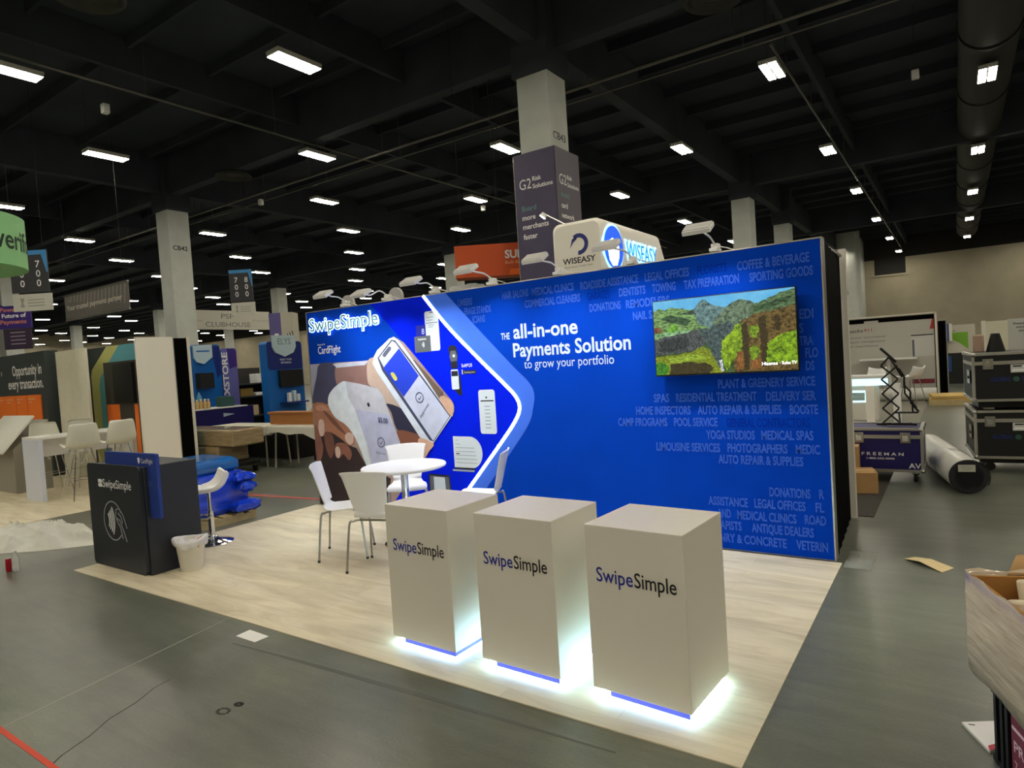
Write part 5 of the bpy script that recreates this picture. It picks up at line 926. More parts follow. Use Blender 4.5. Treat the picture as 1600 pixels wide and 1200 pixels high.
# ------------------------------------------------------------------ right of the wall
t = T('black_drape', 'black drape hanging beside the right end of the blue wall', 'drape', (5.92, 0.72, 0.0))
rows = []
for z in (0.01, 0.6, 1.3, 2.0, 2.42): rows.append([(0.012 + 0.004 * math.sin(k * 1.4) - 0.058 * k / 24, -0.6 + 1.2 * k / 24, z) for k in range(25)])
MB().grid(rows, BLACK).build('cloth', t, solid=0.004, ang=80); MB().box(-0.045, -0.02, -0.61, 0.61, 2.42, 2.44, ALU).box(-0.075, -0.05, 0.58, 0.61, 0.0, 2.42, ALU).build('rail', t)
t = T('partition', 'pale partition with a white edge post just behind the black drape', 'partition', (4.0, 1.42, 0.0))
MB().box(-2.6, 1.86, -0.03, 0.03, 0.02, 2.46, M('ivory_panel', (246, 242, 230), 0.7)).build('panel', t); MB().box(1.86, 1.92, -0.04, 0.04, 0, 2.5, WHITE).build('edge_post', t)
tag(MB().box(2.5, 6.05, 1.46, 5.9, 0.0, 0.008, M('dark_carpet', (58, 54, 48), 0.95, noise=0.2, nscale=30)).build('carpet_sheet', flat=True), 'dark carpet laid behind the right end of the blue wall', 'carpet')
FILM = M('clear_floor_film', (196, 200, 190), 0.2, alpha=0.3, bump=0.4, nscale=12)
tag(MB().grid([[(6.0 + 0.18 * a, -0.12 + 0.1 * b_, 0.004 + 0.006 * ((a * 3 + b_ * 2) % 3)) for a in range(2)] for b_ in range(5)], FILM).build('film_scrap', solid=0.001), 'clear film scrap on the floor at the right end of the wall', 'film')
CSH = M('pale_cardboard', (222, 200, 150), 0.8)
mb = MB(); mb.add([(6.36, 0.25, 0.002), (6.43, 0.32, 0.004), (6.53, 0.22, 0.03), (6.46, 0.14, 0.03), (6.67, 0.15, 0.003), (6.60, 0.02, 0.002)], [(0, 3, 2, 1), (3, 5, 4, 2)], CSH)
tag(mb.build('cardboard_sheet', solid=0.004, flat=True), 'creased flat cardboard sheet lying on bare floor right of the wall', 'cardboard')

def road_case(name, label, loc, L, D, H, cloth, rz=0.0, group=None, text=None, bigs=False):
    t = T(name, label, 'road case', loc, rz, group=group)
    mb = MB(); mb.box(0.01, L - 0.01, 0.01, D - 0.01, 0.01, H - 0.01, cloth)
    if text:
        for s_, x, z, c, wd in text: mb.text(s_, (x, 0.008, z), X, Z, WPRINT, cap=c, width=wd, bold=0.02)
    mb.build('case_body', t); mb = MB(); e = 0.028
    zs = (0.0, H - e) 
    for z in zs:
        mb.box(0, L, -0.003, e, z, z + e, ALU).box(0, L, D - e, D + 0.003, z, z + e, ALU).box(-0.003, e, 0, D, z, z + e, ALU).box(L - e, L + 0.003, 0, D, z, z + e, ALU)
    for x in (-0.003, L - e + 0.003):
        for y in (-0.003, D - e + 0.003): mb.box(x, x + e, y, y + e, 0, H, ALU)
    zl = H * (0.8 if not bigs else 0.79)
    mb.box(-0.004, L + 0.004, -0.005, D + 0.005, zl - 0.02, zl + 0.02, ALU); mb.build('edge_trim', t)
    mb = MB()
    for x in (0, L):
        for y in (0, D):
            for z in (0, H): mb.lathe([(0.0, -0.03), (0.022, -0.02), (0.03, 0.0), (0.022, 0.02), (0.0, 0.03)], STEEL, 12, c=(x + (0.012 if x == 0 else -0.012), y + (0.012 if y == 0 else -0.012), z + (0.018 if z == 0 else -0.018)))
    mb.build('corner_cap', t)
    for x in ((L * 0.12, L * 0.72) if not bigs else (0.1, L - 0.2)):
        MB().box(x, x + 0.1, -0.012, 0.0, zl - 0.07, zl + 0.05, STEEL).box(x + 0.02, x + 0.08, -0.018, -0.012, zl - 0.05, zl + 0.02, CHROME).build('latch', t, bevel=0.003)
    return t
NV = M('navy_case', (26, 18, 92), 0.5); BKC = M('black_case', (14, 14, 15), 0.55)
fc = road_case('road_case', 'navy road case with metal edges and white lettering behind the wall end', (5.62, 3.15, 0.128), 0.775, 0.6, 0.50, NV, text=(('F R E E M A N', 0.165, 0.185, 0.034, 0.42), ('1-800-555-0000', 0.215, 0.14, 0.02, 0.28), ('AV', 0.63, 0.045, 0.055, 0.12)))
for x, y in ((0.08, 0.1), (0.69, 0.1), (0.08, 0.5), (0.69, 0.5)):
    MB().cyl((x - 0.018, y, -0.072), (x + 0.018, y, -0.072), 0.048, 0.048, BLKPL, 18).box(x - 0.03, x + 0.03, y - 0.035, y + 0.035, -0.03, 0.0, STEEL).build('caster', fc)
# folded pop-up frame on the case
t = T('popup_frame', 'collapsed black lattice pop-up stand on the navy road case', 'stand', (6.1, 3.42, 0.628))
mb = MB()
def bar(a, b_, r=0.011): mb.tube([a, b_], r, BLKPL, 6)
zz = [0.03, 0.2, 0.37, 0.54, 0.70]
for k in range(4):
    s_ = 0.085; x0 = -0.02
    bar((x0 - s_, -0.02, zz[k]), (x0 + s_, -0.02, zz[k + 1])); bar((x0 + s_, 0.02, zz[k]), (x0 - s_, 0.02, zz[k + 1]))
bar((-0.1, -0.02, 0.91), (0.05, 0.02, 0.74), 0.016); bar((-0.105, 0.02, 0.7), (-0.02, 0.0, 0.8)); bar((-0.02, 0.0, 0.8), (0.07, 0.0, 0.66))
px_ = [(0.07, 0.1, 0.66), (0.12, 0.12, 0.56), (0.115, 0.12, 0.46), (0.175, 0.14, 0.38), (0.17, 0.14, 0.28), (0.23, 0.16, 0.19)]
for a, b_ in zip(px_, px_[1:]): bar(a, b_)
bar((0.03, 0.0, 0.72), (0.1, 0.1, 0.56)); bar((0.12, 0.12, 0.5), (0.12, 0.12, 0.36)); bar((0.12, 0.12, 0.36), (0.2, 0.16, 0.24)); bar((0.19, 0.15, 0.28), (0.19, 0.15, 0.14)); bar((0.0, 0.15, 0.135), (0.245, 0.15, 0.135), 0.012); bar((0.25, 0.16, 0.14), (0.17, 0.15, 0.26), 0.014); bar((0.05, 0.15, 0.135), (0.06, 0.1, 0.02), 0.011)
mb.build('lattice', t)
mb = MB()
for k in range(7): mb.obox((-0.12 + 0.05 * k, 0.02 * (k % 3 - 1), 0.013 + 0.006 * (k % 2)), Vector((0.05, 0.02 * ((k % 2) * 2 - 1), 0)), Vector((-0.006, 0.014, 0)), Vector((0, 0, 0.011)), BLKPL)
mb.build('folded_feet', t)
def carton(label, loc, sx, sy, sz, rz, group=None):
    t = T('cardboard_box', label, 'box', loc, rz, group); mb = MB(); mb.box(-sx / 2, sx / 2, -sy / 2, sy / 2, 0, sz, KRAFT); mb.build('carton_body', t, bevel=0.004)
    MB().box(-sx / 2 - 0.0006, sx / 2 + 0.0006, -0.025, 0.025, sz - 0.05, sz + 0.0008, M('packing_tape', (190, 160, 110), 0.3)).build('packing_tape', t); return t
carton('low brown cardboard box on the floor in front of the navy road case', (5.82, 2.60, 0.009), 0.3, 0.34, 0.225, math.radians(14))
carton('tall narrow cardboard box standing behind the low one, beside the road case', (5.66, 2.97, 0.009), 0.24, 0.26, 0.44, 0.05)
# carpet roll in white film
t = T('carpet_roll', 'thick grey carpet roll in white plastic lying on the floor by the navy case', 'carpet roll', (6.6, 3.6, 0.0))
A, B_ = Vector((6.80, 2.75, 0.178)) - t.location, Vector((6.40, 4.75, 0.178)) - t.location; d_ = (B_ - A).normalized()
WF = M('white_film', (214, 214, 206), 0.3, bump=0.35, nscale=10, noise=0.06); CP = M('grey_carpet', (62, 62, 66), 0.95, noise=0.25, nscale=40)
MB().cyl(A + d_ * 0.02, B_, 0.176, 0.176, WF, 40, caps=False).cyl(B_, B_ + d_ * 0.001, 0.17, 0.0, WF, 40, caps=False).build('film_sleeve', t)
s1 = d_.cross(Vector(Z)); mb = MB(); rings = [(0.17, 0.0), (0.178, 0.0)]
for k in range(6):
    r1 = 0.168 - k * 0.02; mb.cyl(A + d_ * 0.004 * (k % 2), A + d_ * 0.2, r1, r1, CP if k % 2 else M('dark_carpet_edge', (42, 42, 46), 0.95), 40)
mb.tube([A + s1 * (0.18 * math.cos(a)) + Vector((0, 0, 0.18 * math.sin(a))) for a in [-0.5 + k * 0.09 for k in range(18)]], 0.006, BLKPL, 6); mb.build('carpet_coil', t)
MB().cyl(A - d_ * 0.003, A + d_ * 0.1, 0.05, 0.05, M('core_tube', (84, 84, 88), 0.7), 24, caps=False).cyl(A + d_ * 0.01, A + d_ * 0.012, 0.045, 0.045, BLKPL, 24).build('core', t)
mb = MB(); c_ = A - d_ * 0.008 + Vector((0, 0, 0.09)); s_ = Vector((0.98, 0.2, 0)).normalized(); mb.obox(c_ - s_ * 0.02, s_ * 0.075, d_ * 0.001, Vector((0, 0, 0.036)), M('label_paper', (196, 196, 178), 0.7))
for k in range(3): mb.obox(c_ - s_ * 0.02 - d_ * 0.0015 + Vector((0, 0, 0.018 - 0.016 * k)), s_ * (0.06 - 0.012 * k), d_ * 0.0004, Vector((0, 0, 0.003)), LINE)
mb.build('paper_label', t)
MB().cyl(A + d_ * 0.62, A + d_ * 0.8, 0.178, 0.178, M('wrap_tape', (228, 228, 224), 0.2), 40, caps=False).build('tape_band', t)
# two stacked flight cases
def flight(label, z):
    t = road_case('flight_case', label, (6.88, 4.0, z), 1.7, 1.0, 0.565, BKC, 0.075, group='stacked black flight cases', bigs=True)
    mb = MB(); mb.box(0.36, 0.62, -0.008, 0.002, 0.33, 0.42, M('label_white', (205, 205, 200), 0.6)); mb.box(0.38, 0.46, -0.0095, -0.008, 0.395, 0.41, BLKPL).box(0.47, 0.6, -0.0095, -0.008, 0.38, 0.41, WPRINT).box(0.375, 0.605, -0.0095, -0.008, 0.345, 0.37, WPRINT); mb.build('shipping_label', t)
    mb = MB(); q = M('deep_blue_print', (20, 44, 112), 0.6); mb.text('GLOBAL', (0.17, 0.004, 0.235), X, Z, q, cap=0.045, width=0.19, bold=0.02); mb.text('GLOBAL', (0.46, 0.004, 0.235), X, Z, q, cap=0.045, width=0.26, bold=0.02)
    for k in ring_band(0.41, 0.255, 0.0, 0.03, 0, 2 * PI, 14): mb.poly([(a, 0.003, b_) for a, b_ in k], M('green_print', (46, 88, 80), 0.6))
    mb.build('case_print', t); MB().box(-0.009, -0.003, 0.25, 0.5, 0.2, 0.36, STEEL).box(-0.02, -0.009, 0.29, 0.46, 0.26, 0.29, BLKPL).build('side_handle', t); return t
flight('black flight case with metal edges, lower one of the stack at right', 0.17); flight('black flight case with metal edges, upper one of the stack at right', 0.838)
t = T('flat_dolly', 'black low dolly under the stacked flight cases', 'dolly', (7.70, 4.56, 0.0), 0.075); MB().box(-0.8, 0.85, -0.36, 0.36, 0.10, 0.168, BLKPL).build('deck', t)
for x in (-0.7, 0.7):
    for y in (-0.28, 0.28): MB().cyl((x, y - 0.02, 0.05), (x, y + 0.02, 0.05), 0.05, 0.05, BLKPL, 16).build('caster', t)
t = T('flat_dolly', 'black skid between the two stacked flight cases', 'skid', (7.70, 4.56, 0.737), 0.075); MB().box(-0.8, 0.85, -0.36, 0.36, 0.02, 0.1, BLKPL).build('deck', t); MB().box(-0.75, -0.65, -0.38, 0.38, 0, 0.02, STEEL).build('foot', t); MB().box(0.65, 0.75, -0.38, 0.38, 0, 0.02, STEEL).build('foot', t)
tag(MB().box(6.9, 7.01, 4.25, 4.4, 1.405, 1.62, M('tan_pouch', (166, 140, 122), 0.8)).build('tote_bag', bevel=0.02), 'small tan bag on top of the stacked flight cases', 'bag')
rows = [[(7.09 + 0.1 * math.cos(a) * (1 - 0.55 * k / 4) + 0.03, 4.33 + 0.07 * math.sin(a), 1.405 + 0.055 * k) for a in [2 * PI * i / 16 for i in range(16)]] for k in range(5)]
tag(MB().grid(rows, M('black_nylon', (20, 20, 19), 0.5), closed=True).poly(rows[-1], _M['black_nylon']).build('tote_bag', subd=1, ang=80), 'slumped black bag on top of the stacked flight cases', 'bag')
# booth with glowing counter and printed back wall
t = T('exhibit_booth_wall', 'grey printed booth back wall with black header strip and service slogan', 'partition', (4.0, 14.85, 0.0))
GYP = M('pale_grey_print_wall', (182, 180, 170), 0.7)
mb = MB(); mb.box(1.2, 6.30, 14.82, 14.9, 0.02, 2.2, GYP); mb.wpoly([(1.2, 2.06), (6.29, 2.06), (6.29, 2.18), (1.2, 2.18)], 14.817, BLACK); mb.wpoly([(4.68, 2.04), (5.02, 2.04), (5.02, 2.12), (4.68, 2.12)], 14.815, GYP)
mb.text('chargebacks', (3.82, 14.816, 1.83), X, Z, DKGREY, cap=0.085, width=0.83); mb.text('911', (4.67, 14.816, 1.83), X, Z, M('red_print', (176, 54, 52), 0.6), cap=0.085, width=0.19)
for k, (s_, wd) in enumerate((('The premier automated', 1.15), ('chargeback management', 1.15), ('app for merchants', 0.98))): mb.text(s_, (4.02, 14.816, 1.66 - 0.12 * k), X, Z, M('grey_text', (112, 112, 108), 0.6), cap=0.055, width=wd)
mb.wpoly([(6.18, 1.8), (6.29, 1.8), (6.29, 2.06), (6.24, 2.06)], 14.815, _M['red_print']); mb.wpoly([(5.76, 1.1), (6.29, 1.1), (6.29, 1.68), (5.76, 1.68)], 14.815, M('print_light', (196, 196, 190), 0.7)); mb.wpoly([(5.78, 1.04), (5.83, 1.04), (5.83, 1.54), (5.78, 1.54)], 14.813, GREYP); mb.wpoly([(5.76, 1.64), (6.26, 1.64), (6.26, 1.67), (5.76, 1.67)], 14.813, DKGREY)
mb.wpoly([(5.75, 0.38), (6.25, 0.38), (6.25, 0.5), (5.75, 0.5)], 14.814, M('maroon_print', (120, 40, 52), 0.7))
mb.build('printed_panel', t, world=True, flat=True); mb = MB(); mb.box(1.2, 6.33, 14.79, 14.92, 2.2, 2.235, WHITE).box(6.30, 6.34, 14.79, 14.92, 0, 2.235, WHITE).box(6.275, 6.295, 14.8, 14.82, 0.02, 2.06, BLKPL); mb.build('frame', t, world=True)
tag(MB().box(3.2, 6.12, 5.95, 14.7, 0.0, 0.007, M('taupe_carpet', (128, 124, 112), 0.95, noise=0.1, nscale=20)).build('carpet_sheet', flat=True), 'taupe carpet of the booth with the glowing counter', 'carpet')
GC = M('counter_glow', (220, 245, 250), 0.4, em=(190, 240, 250), es=1.3)
t = T('glow_counter', 'white counter with glowing edge strips behind the collapsed stand', 'counter', (5.1, 9.7, 0.008))
MB().box(-0.9, 0.3, -0.2, 0.25, 0, 0.7, WHITE).build('cabinet_body', t); MB().box(-0.94, 0.5, -0.26, 0.3, 0.84, 0.9, WPLAS).build('countertop', t); MB().box(-0.92, 0.46, -0.24, 0.28, 0.7, 0.84, GC).build('glow_band', t)
mb = MB(); mb.box(-0.5, 0.12, -0.212, -0.2, 0.36, 0.6, GC); mb.box(-0.46, 0.08, -0.216, -0.212, 0.4, 0.56, M('panel_grey_blue', (176, 204, 206), 0.5)); mb.build('light_panel', t)
tag(MB().box(5.36, 5.49, 7.9, 8.0, 0, 0.8, M('ivory_panel', (246, 242, 230), 0.7)).build('white_post', bevel=0.004), 'square white post standing behind the navy road case', 'post')
tag(MB().box(5.72, 5.85, 8.8, 8.88, 0.01, 0.78, WPLAS).build('white_post', bevel=0.004), 'slim white post behind the collapsed lattice stand', 'post')
def arm_chair_white(label, loc, rz):
    t = T('lounge_chair', label, 'chair', loc, rz, group='white chairs at the glowing booth')
    prof = smooth_path([(0.24, 0.62), (0.1, 0.6), (-0.1, 0.62), (-0.2, 0.7), (-0.26, 0.86)], 4)
    MB().grid([[(0.24 * (k / 4 - 1), py + 0.08 * (k / 4 - 1) ** 2 * (py < -0.1), pz + 0.05 * (k / 4 - 1) ** 2) for k in range(9)] for py, pz in prof], WPLAS).build('seat_shell', t, solid=0.03, ang=80)
    for sx, sy in ((-1, 1), (1, 1), (-1, -1), (1, -1)): MB().tube([(sx * 0.12, sy * 0.1, 0.6), (sx * 0.2, sy * 0.2, 0)], 0.012, CHROME, 6).build('leg', t)
    return t
w0 = arm_chair_white('white chair right of the glowing counter, below the printed screen', (5.82, 13.2, 0.012), 1.1)
dup(w0, (5.0, 13.1, 0.012), 2.6, 'white chair seen above the glowing counter, left of the lattice stand')
t = T('high_table', 'white table top behind the glowing counter', 'table', (5.25, 14.45, 0.007)); MB().box(-0.65, 0.65, -0.3, 0.3, 1.05, 1.09, WPLAS).build('tabletop', t); MB().cyl((0, 0, 0), (0, 0, 1.05), 0.05, 0.05, WPLAS, 14).cyl((0, 0, 0), (0, 0, 0.03), 0.28, 0.28, WPLAS, 24).build('pedestal_leg', t)
t = T('film_roll', 'white wrapped roll lying before the printed booth wall', 'roll', (5.7, 13.9, 0.007)); MB().cyl((-0.75, 0, 0.16), (0.6, 0, 0.16), 0.16, 0.16, WF, 28).build('roll_sleeve', t); MB().cyl((0.6, 0, 0.16), (0.605, 0, 0.16), 0.05, 0.05, KRAFT, 16).build('core', t)
t = T('pallet', 'flat wooden pallet with plywood sheets on the bare floor left of the flight cases', 'pallet', (6.72, 13.1, 0.0)); PLY = M('plywood', (206, 172, 104), 0.75, noise=0.06)
mb = MB()
for y in (-0.46, 0.0, 0.46): mb.box(-0.55, 0.6, y - 0.04, y + 0.04, 0, 0.1, PALM)
mb.box(-0.55, 0.6, -0.5, 0.5, 0.1, 0.12, PALM); mb.build('pallet_base', t)
for k in range(4): MB().obox((0.0 + 0.01 * k, 0.01 * (k % 2), 0.132 + 0.024 * k), (0.55, 0.02 * k, 0), (-0.02 * k, 0.48, 0), (0, 0, 0.0115), PLY).build('plywood_sheet', t)
t = T('drape_panel', 'black drape beside the right edge of the printed booth wall', 'drape', (6.42, 15.0, 0.0)); rows = [[(-0.06 + 0.16 * k / 8, 0.03 * math.sin(k * 1.7), z) for k in range(9)] for z in (0.02, 1.0, 1.99)]; MB().grid(rows, BLACK).build('cloth', t, solid=0.01, ang=80); MB().cyl((-0.07, 0, 2.0), (0.11, 0, 2.0), 0.015, 0.015, ALU, 8).cyl((0.12, 0, 0), (0.12, 0, 2.0), 0.015, 0.015, ALU, 8).build('stand_pole', t)
t = T('color_booth', 'distant booth with royal blue end panel and lime green angled print', 'booth', (6.8, 20.2, 0.0))
LIME = M('lime_print', (122, 178, 56), 0.7); PB = M('pale_booth_panel', (196, 192, 176), 0.7)
mb = MB(); mb.box(6.38, 7.25, 20.1, 20.2, 1.0, 1.9, PB); mb.wpoly([(6.64, 1.66), (7.06, 1.66), (7.06, 1.1), (6.85, 1.3), (6.64, 1.44)], 20.097, LIME); mb.wpoly([(6.66, 1.7), (6.72, 1.7), (6.72, 1.72), (6.66, 1.72)], 20.097, BLKPL); mb.build('printed_panel', t, world=True, flat=True)
MB().prism([(6.38, 1.32), (6.48, 1.36), (6.56, 1.42), (6.56, 1.95), (6.38, 1.95)], (0, 20.0, 0), X, Z, 0.08, M('royal_print', (36, 72, 160), 0.6)).build('blue_panel', t, world=True); MB().box(6.56, 6.64, 19.98, 20.1, 1.38, 1.95, WHITE).build('edge_post', t, world=True)
MB().box(6.38, 7.3, 20.1, 20.6, 0, 1.0, M('dark_counter', (32, 34, 36), 0.7)).box(6.44, 6.6, 20.05, 20.1, 0.4, 0.9, M('dull_blue_cloth', (40, 78, 136), 0.8)).build('counter_base', t, world=True)
t = T('partition', 'distant cream booth partition with grey slogan print above the flight cases', 'partition', (8.3, 18.1, 0.0))
mb = MB(); mb.box(7.46, 7.97, 18.05, 18.15, 0, 1.92, M('cream_panel', (214, 210, 186), 0.75)); mb.box(7.97, 9.8, 18.05, 18.15, 0, 1.95, M('grey_white_panel', (190, 190, 182), 0.75))
for k, s_ in enumerate(('Powering', 'every', 'payment')): mb.text(s_, (8.1 + 0.06 * k, 18.046, 1.78 - 0.1 * k), X, Z, DKGREY, cap=0.055, bold=0.02)
mb.build('printed_panel', t, world=True, flat=True); MB().box(7.36, 7.46, 18.03, 18.17, 0, 1.95, WHITE).build('edge_post', t, world=True)

# ------------------------------------------------------------------ bottom right: wrapped carton on a crate
ang_ = math.atan2(0.34, 0.94)
t = T('milk_crate', 'black plastic crate with maroon printed side at the lower right corner', 'crate', (6.815, -2.27, 0.0), ang_)
mb = MB(); 
for (x0, x1, y0, y1) in ((0, 0.5, -0.02, 0.0), (0, 0.02, -0.5, -0.02), (0.48, 0.5, -0.5, -0.02), (0.02, 0.48, -0.5, -0.48)): mb.box(x0, x1, y0, y1, 0.0, 0.29, BLKPL)
mb.box(0.02, 0.48, -0.48, -0.02, 0, 0.02, BLKPL); mb.build('crate_body', t)
mb = MB()
for z in (0.0, 0.27, 0.3): mb.box(-0.012, 0.512, -0.512, 0.012, z, z + 0.02, BLKPL)
for y in (-0.012, -0.06, -0.10, -0.5): mb.box(-0.014, 0.0, y - 0.02, y, 0, 0.3, BLKPL)
mb.build('rib', t)
mb = MB(); MAR = M('maroon_panel', (120, 42, 62), 0.6); mb.box(-0.006, -0.0005, -0.47, -0.13, 0.03, 0.26, MAR)
PKP = M('pink_print', (226, 196, 204), 0.6)
mb.text('PRODUCE', (-0.0075, -0.15, 0.13), (0, -1, 0), Z, PKP, cap=0.04, width=0.3, bold=0.02); mb.text('7-11', (-0.0075, -0.15, 0.06), (0, -1, 0), Z, PKP, cap=0.035); mb.box(-0.008, -0.006, -0.45, -0.14, 0.21, 0.222, PKP); mb.build('printed_side', t)
t = T('wrapped_carton', 'open cardboard box shrouded in clear plastic, on the black crate at lower right', 'box', (6.752, -2.185, 0.325), ang_)
KW = M('filmed_cardboard', (190, 174, 150), 0.26, noise=0.18, nscale=4, stretch=(1, 1, 7), bump=0.55, coat=0.5); KIN = M('carton_inside', (166, 118, 58), 0.85)
SXX, SYY, SZZ = 0.56, 0.62, 0.37
mb = MB(); 
for (x0, x1, y0, y1) in ((0, SXX, -0.012, 0.0), (0, 0.012, -SYY, -0.012), (SXX - 0.012, SXX, -SYY, -0.012), (0.012, SXX - 0.012, -SYY, -SYY + 0.012)): mb.box(x0, x1, y0, y1, 0.0, SZZ, KIN)
mb.box(0, SXX, -SYY, 0, 0, 0.012, KIN); mb.build('carton_body', t)
r2 = random.Random(3); rows = []
for j in range(9):
    z = -0.012 + (SZZ + 0.03) * j / 8; rw = []
    for k in range(48):
        u_ = 4 * k / 48; s_ = int(u_); q = u_ - s_; a, b_ = [(q, 0), (1, -q), (1 - q, -1), (0, -1 + q)][s_]; e = 0.014 + 0.003 * r2.random()
        rw.append((-e + a * (SXX + 2 * e) , e + b_ * (SYY + 2 * e) , z + (0.008 * math.sin(k * 1.7) if j == 8 else (0.008 * math.sin(k * 0.9) if j == 0 else 0))))
    rows.append(rw)
MB().grid(rows, KW, closed=True).build('plastic_shroud', t, ang=60, solid=0.002)
MB().poly([(0.13, 0.01, SZZ), (SXX, 0.01, SZZ), (SXX + 0.02, 0.12, SZZ + 0.1), (0.2, 0.1, SZZ + 0.05)], KRAFT).build('flap', t, solid=0.005)
for k, (x, y, z) in enumerate(((0.10, -0.14, 0.39), (0.17, -0.075, 0.44))):
    t = T('foam_roll', ('cream foam roll lying lower in the open carton', 'cream foam roll resting uppermost in the open carton')[k], 'roll', (6.752 + x * 0.94 - y * 0.34, -2.185 + x * 0.34 + y * 0.94, 0.325), ang_, group='cream rolls in the carton')
    zt = z - 0.06
    MB().cyl((0.0, -0.1, 0.02), (0.0, 0.0 if k else -0.02, zt), 0.045, 0.045, M('cream_foam', (220, 208, 180), 0.8), 24).build('foam_body', t, bevel=0.01)
tag(MB().box(6.83, 7.2, -2.6, -2.34, 0.312, 0.3125, BLKPL).build('divider_sheet'), 'dark sheet between carton and crate', 'sheet') if False else None
# magazine, paper, bottles, sheet, tapes
t = T('magazine', 'white magazine with red corner lying beside the black crate', 'magazine', (6.76, -2.1, 0.0))
mb = MB(); mb.add([(6.70, -2.055, 0.014), (6.815, -1.985, 0.014), (6.86, -2.16, 0.012), (6.79, -2.235, 0.012)], [(0, 3, 2, 1)], WPLAS); mb.add([(6.785, -2.2, 0.0135), (6.79, -2.235, 0.0135), (6.86, -2.16, 0.0135), (6.855, -2.12, 0.0135)], [(0, 1, 2, 3)], M('crimson_print', (176, 30, 62), 0.5)); mb.add([(6.723, -2.06, 0.0148), (6.745, -2.055, 0.0148), (6.747, -2.063, 0.0148), (6.725, -2.068, 0.0148)], [(3, 2, 1, 0)], DKGREY)
mb.build('cover', t, world=True, flat=True); MB().prism([(6.70, -2.055), (6.815, -1.985), (6.86, -2.16), (6.79, -2.235)], (0, 0, 0.0115), X, Y, 0.0105, M('page_edges', (206, 202, 190), 0.8)).build('pages', t, world=True)
tag(MB().prism([(2.82, -2.965), (2.815, -2.86), (3.03, -2.868), (3.025, -2.965)], (0, 0, 0.002), X, Y, 0.0015, M('white_paper', (236, 236, 230), 0.6)).build('paper_sheet'), 'square white paper taped to the concrete in front of the vinyl edge', 'paper')
t = T('water_bottle', 'clear empty plastic bottle standing by the plastic sheet at left', 'bottle', (-0.58, -3.05, 0.0)); CB = M('clear_bottle', (235, 240, 238), 0.05, alpha=0.3)
MB().lathe([(0.0, 0.0), (0.028, 0.0), (0.031, 0.012), (0.031, 0.06), (0.028, 0.07), (0.031, 0.08), (0.031, 0.125), (0.024, 0.15), (0.012, 0.17), (0.012, 0.18)], CB, 24).build('bottle_body', t); MB().cyl((0, 0, 0.178), (0, 0, 0.195), 0.014, 0.014, WPLAS, 14).build('cap', t)
t = T('soda_can', 'small red soda can standing next to the clear bottle', 'can', (-0.66, -3.075, 0.0)); MB().lathe([(0.0, 0.0), (0.024, 0.0), (0.028, 0.01), (0.028, 0.105), (0.023, 0.12)], M('red_can', (178, 28, 48), 0.3, 0.3), 24).build('can_body', t); MB().lathe([(0.0, 0.117), (0.0225, 0.117), (0.0225, 0.122), (0.0, 0.119)], STEEL, 20).build('lid', t)
SHEETM = M('milky_film', (226, 226, 214), 0.3, alpha=0.8, bump=0.9, nscale=9)
r3 = random.Random(11); ol = [(-1.58, -2.88), (-1.2, -2.62), (-0.95, -2.35), (-0.86, -2.22), (-0.98, -2.1), (-1.3, -2.02), (-1.75, -1.98), (-2.2, -2.0), (-2.75, -1.95), (-3.05, -2.05), (-3.0, -2.5), (-2.6, -2.95), (-2.0, -3.05)]
from mathutils import noise as _nz
n_ = 26; cx, cy = -2.0, -2.42; rows = []
ols = smooth_path(ol + [ol[0]], 9)[:-1]
for j in range(n_):
    f_ = 1 - j / (n_ - 1) * 0.98; rw = []
    for x, y in ols:
        px_, py_ = cx + (x - cx) * f_, cy + (y - cy) * f_
        rid = 1 - abs(_nz.noise(Vector((px_ * 1.7 + py_ * 1.1, py_ * 3.4 - px_ * 0.8, 0.3)))) * 2.4; fine = abs(_nz.noise(Vector((px_ * 7, py_ * 9, 2.0))))
        rw.append((px_, py_, 0.003 + (0.0 if j == 0 else min(1, j / 4) * (0.02 + 0.10 * max(0, rid) ** 2 + 0.03 * fine))))
    rows.append(rw)
tag(MB().grid(rows, SHEETM, closed=True).poly(rows[-1], SHEETM).build('plastic_sheet', ang=50), 'crumpled milky plastic sheet on the floor left of the dark counter', 'plastic sheet')
RT = M('red_tape', (206, 66, 40), 0.55); RT2 = M('red_tape_worn', (170, 60, 52), 0.6)
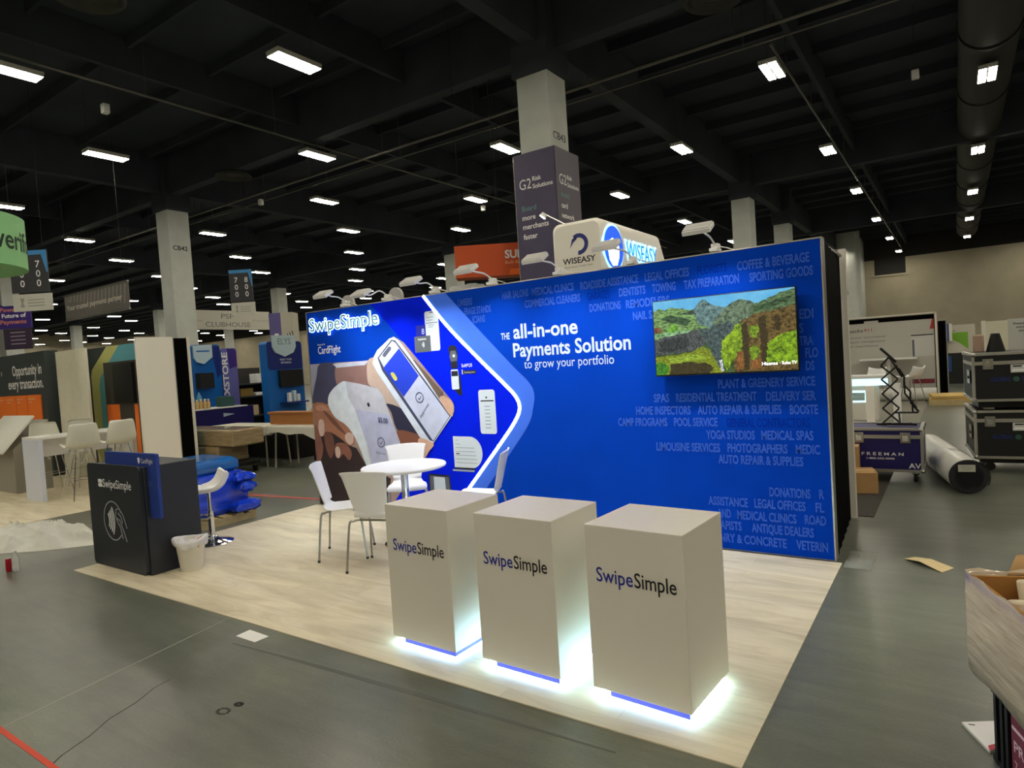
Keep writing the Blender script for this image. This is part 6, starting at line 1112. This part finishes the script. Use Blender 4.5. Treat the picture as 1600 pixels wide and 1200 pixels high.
tag(MB().prism([(2.60, -4.215), (3.5, -4.215), (3.5, -4.19), (2.60, -4.19)], (0, 0, 0.002), X, Y, 0.0015, RT).build('floor_tape'), 'red orange floor tape at the lower left corner', 'tape')
tag(MB().prism([(-1.75, 0.05), (-0.05, 0.2), (-0.05, 0.27), (-1.75, 0.125)], (0, 0, 0.002), X, Y, 0.0015, RT2).build('floor_tape'), 'worn red floor tape running behind the left end of the wall', 'tape')
# marks on the concrete: cracks and dark rub lines
CRK = M('crack_dark', (52, 50, 44), 0.8); RUB = M('tape_residue', (90, 91, 83), 0.6)
mb = MB(); pts = [(3.42, -4.3), (3.3, -4.14), (3.24, -4.0), (3.16, -3.88), (3.11, -3.72), (3.04, -3.6), (3.02, -3.5)]
for a, b_ in zip(pts, pts[1:]): mb.obox(((a[0] + b_[0]) / 2, (a[1] + b_[1]) / 2, 0.0006), ((b_[0] - a[0]) / 2, (b_[1] - a[1]) / 2, 0), (-(b_[1] - a[1]) * 0.018, (b_[0] - a[0]) * 0.018, 0), (0, 0, 0.0004), CRK)
for cx, cy, rx in ((3.63, -3.55, 0.035), (3.64, -3.47, 0.02)):
    for k in range(10):
        a = 2 * PI * k / 10; mb.obox((cx + rx * math.cos(a), cy + rx * 0.7 * math.sin(a), 0.0006), (0.008, 0.004, 0), (-0.003, 0.006, 0), (0, 0, 0.0004), CRK)
mb.build('trim_2', kind='structure')
mb = MB(); mb.prism([(2.9, -3.045), (3.6, -3.012), (4.4, -2.975), (5.5, -2.93), (5.5, -2.922), (4.4, -2.945), (3.6, -2.985), (2.9, -3.036)], (0, 0, 0.0012), X, Y, 0.001, RUB); mb.build('trim_3', kind='structure')
MB().prism([(2.905, -5.15), (2.917, -5.15), (2.485, -2.80), (2.473, -2.80)], (0, 0, 0.0011), X, Y, 0.001, M('joint_filler', (146, 145, 130), 0.5)).prism([(2.1, -0.9), (2.11, -0.9), (0.2, 9), (0.19, 9)], (0, 0, 0.0011), X, Y, 0.001, _M['joint_filler']).build('trim_4', kind='structure')
